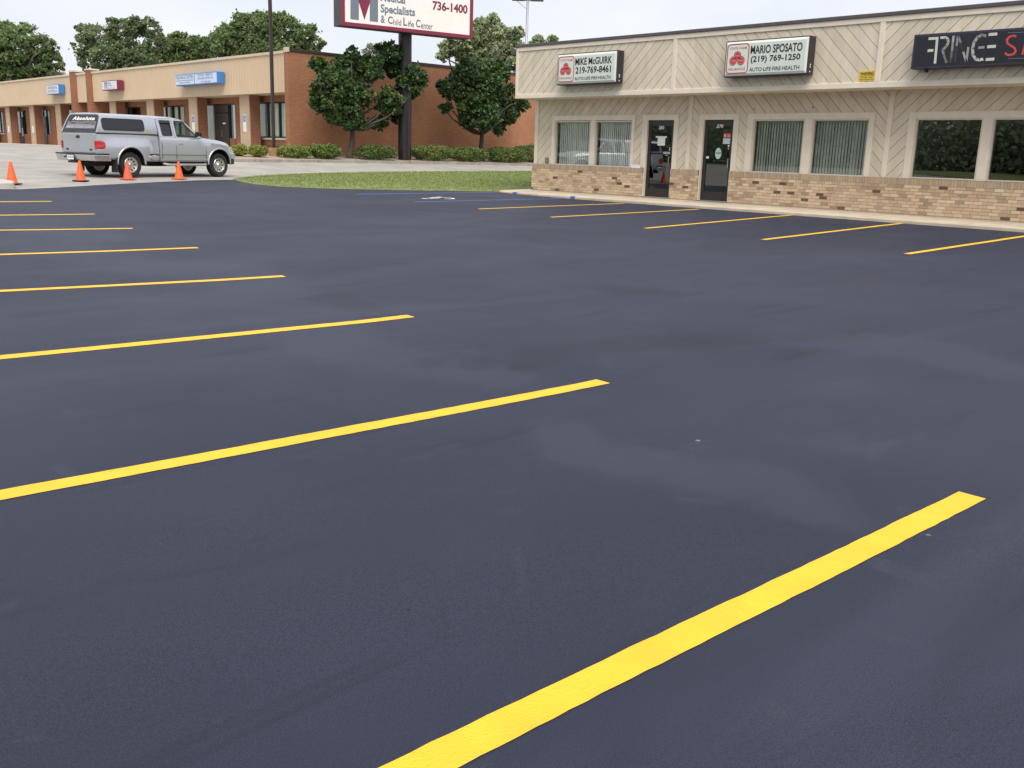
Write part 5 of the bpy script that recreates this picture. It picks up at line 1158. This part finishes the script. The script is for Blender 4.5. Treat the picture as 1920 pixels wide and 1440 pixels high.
k = MB(); k.box(1.122, 1.16, -.76, .76, 1.28, 1.83); k.build('cab_rear', M['paint'], cabl)
k = MB(); k.box(1.17, 2.74, -.87, .87, 1.292, 1.325); k.build('cab_interior', M['trimblack'], truck)
k = MB()
for y in (-.42, .42): k.box(1.75, 1.90, y-.24, y+.24, 1.0, 1.50); k.box(1.78, 1.88, y-.13, y+.13, 1.52, 1.68); k.box(1.9, 2.35, y-.24, y+.24, .95, 1.10)
k.box(2.45, 2.80, -.8, .8, 1.12, 1.27); k.build('seats', mat('grey_upholstery', (.11, .11, .115), .9), truck, bevel=.04)
k = MB(); k.lathe([(.175, -.012), (.19, 0), (.175, .012)], 24, 'x', (2.42, .42, 1.25)); k.build('steering_wheel', M['trimblack'], truck)
# topper
TX = [-1.12, -.95, 0, .9, 1.06]
TP = [(.885, 1.345), (.882, 1.45), (.850, 1.62), (.806, 1.80), (.772, 1.868), (.70, 1.902), (.45, 1.928), (0, 1.935)]
def sec_top(x, sl_):
    p = TP; sec = [(x+sl_*(z-1.345), -y, z) for y, z in p]+[(x+sl_*(z-1.345), y, z) for y, z in p[-2::-1]]; return sec
k = MB(); k.loft([sec_top(-1.12, .46), sec_top(-1.05, .42), sec_top(-.6, .1), sec_top(.2, 0), sec_top(.98, 0), sec_top(1.075, -.03)]); top = k.build('topper', M['paint'], truck, smooth=32)
k = MB()
for s_ in (-1, 1): k.box(-1.13, 1.07, s_*.86, s_*.892, 1.327, 1.346)
k.box(-1.13, -1.10, -.86, .86, 1.327, 1.346); k.build('topper_seal', M['trimblack'], top)
yt = lambda z: ip(z, [p[1] for p in TP], [p[0] for p in TP])
for s_ in (-1, 1):
    k = MB(); rr = rrect(-.90, .60, 1.43, 1.775, .085, 5)
    zs_ = sorted({round(z, 4) for x, z in rr} | {1.45, 1.62}); lr = []
    for z in zs_:
        dz = max(0, .085-min(z-1.43, 1.775-z)); ins = .085-math.sqrt(max(0, .085**2-dz**2)); lr.append((-.90+ins, .60-ins, z))
    for (a0, b0, z0_), (a1, b1, z1_) in zip(lr[:-1], lr[1:]): k.face([(a0, s_*(yt(z0_)+.006), z0_), (b0, s_*(yt(z0_)+.006), z0_), (b1, s_*(yt(z1_)+.006), z1_), (a1, s_*(yt(z1_)+.006), z1_)])
    g = k.build('topper_window', M['tint'], top)
    P_ = [(x, s_*(yt(z)+.003), z) for x, z in rr]; k = MB(); k.tube(P_+[P_[0], P_[1]], .011, 6); k.build('window_seal', M['trimblack'], g)
RG = lambda y, z, d=.012: (-1.12+.46*(z-1.345)-d*.90, y, z-d*.42+0)
rgl = [(.83, 1.36), (.826, 1.45), (.795, 1.62), (.752, 1.80), (.70, 1.868), (.60, 1.885), (-.60, 1.885), (-.70, 1.868), (-.752, 1.80), (-.795, 1.62), (-.826, 1.45), (-.83, 1.36)]
k = MB(); k.face([RG(y, z) for y, z in rgl]); rgw = k.build('rear_glass', M['tint'], top)
# lettering on the rear glass
O_ = Vector(RG(0, 1.345, .016)); vdir = Vector((.46, 0, 1)); udir = Vector((0, -1, 0))
k = MB(); put_text(k, 'Absolute', O_, udir, vdir, -.50, .60, .365, .475, bold=.035, shear=.15, space=1.1); k.build('lettering', M['white_paint'], rgw)
gp2 = MB(); gq = Vector((-.0015, 0, 0))
gp2.face([O_-gq*0+udir*a+vdir*b for a, b in ((-.72, .12), (.74, .12), (.71, .33), (-.66, .33))]); gp2.build('frosted_panel', mat('grey_frosting', (.20, .19, .215), .5, var=.15, scale=14), rgw)
k = MB(); O2 = O_+Vector((-.004, 0, 0)); put_text(k, 'Seal Coating', O2, udir, vdir, -.62, .70, .225, .335, bold=.01, shear=.15, space=1.05); k.build('lettering', M['trimblack'], rgw)
k = MB(); put_text(k, '800-220-2000', O2, udir, vdir, -.66, .70, .125, .20, bold=.005, space=1.1); k.build('lettering', mat('pale_grey_print', (.42, .41, .43), .6), rgw)
# tailgate, lights, bumper
k = MB(); k.prism(rrect(-.775, .775, .735, 1.305, .035), lambda u, v, w_: (w_, u, v), -1.150, -1.128); tg = k.build('tailgate', M['paint'], truck, bevel=.008)
k = MB(); k.prism([(-.10, 1.17), (.08, 1.17), (.08, 1.235), (.02, 1.255), (-.06, 1.25), (-.10, 1.21)], lambda u, v, w_: (w_, -u, v), -1.162, -1.149); k.build('handle', M['trimblack'], tg)
for y, nm in ((.58, 'badge'), (-.60, 'badge')): k = MB(); disc(k, (-1.1515, 0, 0), (0, -1, 0), (0, 0, 1), -y, .83, .075, .032); k.build(nm, mat('dark_blue_badge', (.02, .03, .06), .3), tg)
for s_ in (-1, 1):
    def ybed(x, z):
        s2 = sec_bed(max(-1.13, min(1.09, x)))[:11]; return float(np.interp(z, [q[2] for q in s2[1:10]], [-q[1] for q in s2[1:10]]))
    k = MB(); n1, n2 = 8, 8; rows = []
    for iz in range(n2+1):
        z = .86+.24*iz/n2; e_ = math.sqrt(max(0, 1-abs(2*iz/n2-1)**3)); x0_l, x1_l = -1.150+.012*(1-e_), -.97+.11*e_; rows.append([(x0_l+(x1_l-x0_l)*q/n1, s_*(ybed(x0_l+(x1_l-x0_l)*q/n1, z)+.016*math.sin(math.pi*min(1, .12+.88*q/n1))**.5*(1 if 0 < iz < n2 else .2)), z) for q in range(n1+1)])
    k.loft(rows, close=False, caps=False); k.loft([[r_[0], (-1.152, r_[0][1]-s_*.09, r_[0][2])] for r_ in rows], close=False, caps=False); k.build('tail_light', M['taillens'], truck, smooth=True)
bo = [(-1.40, -.55), (-1.385, -.82), (-1.33, -.945), (-1.24, -.985), (-.80, -1.0), (-.78, -.96), (-1.17, -.90), (-1.17, .90), (-.78, .96), (-.80, 1.0), (-1.24, .985), (-1.33, .945), (-1.385, .82), (-1.40, .55)]
k = MB(); k.prism(bo, lambda u, v, w_: (u+(.05 if w_ < .55 else 0), v, w_), .50, .685); rb = k.build('rear_bumper', M['chrome'], truck, bevel=.02)
k = MB(); k.prism([(x-.006 if x < -1.2 else x, y*1.004) for x, y in bo], lambda u, v, w_: (u, v, w_), .687, .725); k.build('step_pad', M['trimblack'], rb, bevel=.012)
k = MB(); k.box(-1.410, -1.398, -.09, .24, .525, .665); pl = k.build('number_plate', M['paper'], rb); k = MB(); k.tube([(-1.411, -.10, .52), (-1.411, .25, .52), (-1.411, .25, .67), (-1.411, -.10, .67), (-1.411, -.10, .52)], .008, 5); k.build('plate_frame', M['trimblack'], pl)
k = MB()
for y, w2_ in ((.19, .035), (.135, .03), (.06, .035), (0.0, .03), (-.045, .025)): k.box(-1.4115, -1.4105, y-w2_/2, y+w2_/2, .57, .63)
k.build('plate_print', M['inkgrey'], pl)
k = MB(); k.box(-1.412, -1.399, .33, .40, .575, .625); k.build('plate_lamp', M['trimblack'], rb)
k = MB(); k.box(-1.43, -1.2, -.18, .18, .43, .497); k.build('tow_hitch', M['trimblack'], truck)
# mud flaps, side step, steps on the bed, front end
for s_ in (-1, 1):
    k = MB(); k.prism([(-.56, .16), (-.53, .62), (-.50, .62), (-.53, .16)], lambda u, v, w_: (u, s_*w_, v), .70, .985); k.build('mud_flap', M['rubber'], truck)
    k = MB(); k.tube([(1.25, s_*.86, .44), (1.32, s_*.99, .405), (1.42, s_*1.02, .40), (2.75, s_*1.02, .40), (2.88, s_*.99, .405), (2.95, s_*.86, .44)], .04, 10); k.build('side_step', mat('grey_step_tube', (.33, .33, .34), .4, .3), truck, smooth=40)
    k = MB(); n_ = 14
    k.loft([[(.86+.21*math.cos(t_)*f_, s_*(.88+.10*g_), .64+.11*math.sin(t_)*f_) for t_ in np.linspace(0, 2*math.pi, n_, endpoint=False)] for f_, g_ in ((1.0, -.3), (1.0, .5), (.85, .95), (.55, 1.05))]); bs = k.build('bed_step', M['paint'], bed, smooth=40)
    k = MB(); k.prism([(.67+.19*(1-math.cos(t_)), .70+.045*math.sin(t_)) for t_ in np.linspace(0, math.pi, 9)]+[(1.03, .68), (.69, .68)], lambda u, v, w_: (u, s_*w_, v), .90, .982); k.build('step_pad', M['trimblack'], bed, bevel=.01)
fo_ = [(4.12, -.97), (4.25, -.90), (4.33, -.6), (4.35, 0), (4.33, .6), (4.25, .90), (4.12, .97), (4.04, .985), (4.04, .93), (4.10, .88), (4.10, -.88), (4.04, -.93), (4.04, -.985)]
k = MB(); k.prism(fo_, lambda u, v, w_: (u, v, w_), .60, .80); fb_ = k.build('front_bumper', M['paint'], truck, bevel=.03)
k = MB(); k.prism([(x-.03, y*.985) for x, y in fo_], lambda u, v, w_: (u, v, w_), .42, .598); k.build('lower_bumper', M['trimblack'], fb_, bevel=.03)
for s_ in (-1, 1):
    k = MB(); k.prism([(4.02, .945), (3.98, .80), (4.19, .72), (4.20, .84)], lambda u, v, w_: (u, s_*v, w_), .83, 1.0); k.build('headlight', M['amber'], truck, bevel=.02)
k = MB(); k.box(4.15, 4.21, -.62, .62, .84, .99); k.build('grille', M['trimblack'], truck)
k = MB(); k.tube([(2.95, .80, 1.22), (2.90, .80, 1.95)], .004, 5); k.build('aerial', M['trimblack'], truck)

for o_ in bpy.data.objects:
    if 'world_built' in o_: del o_['world_built']
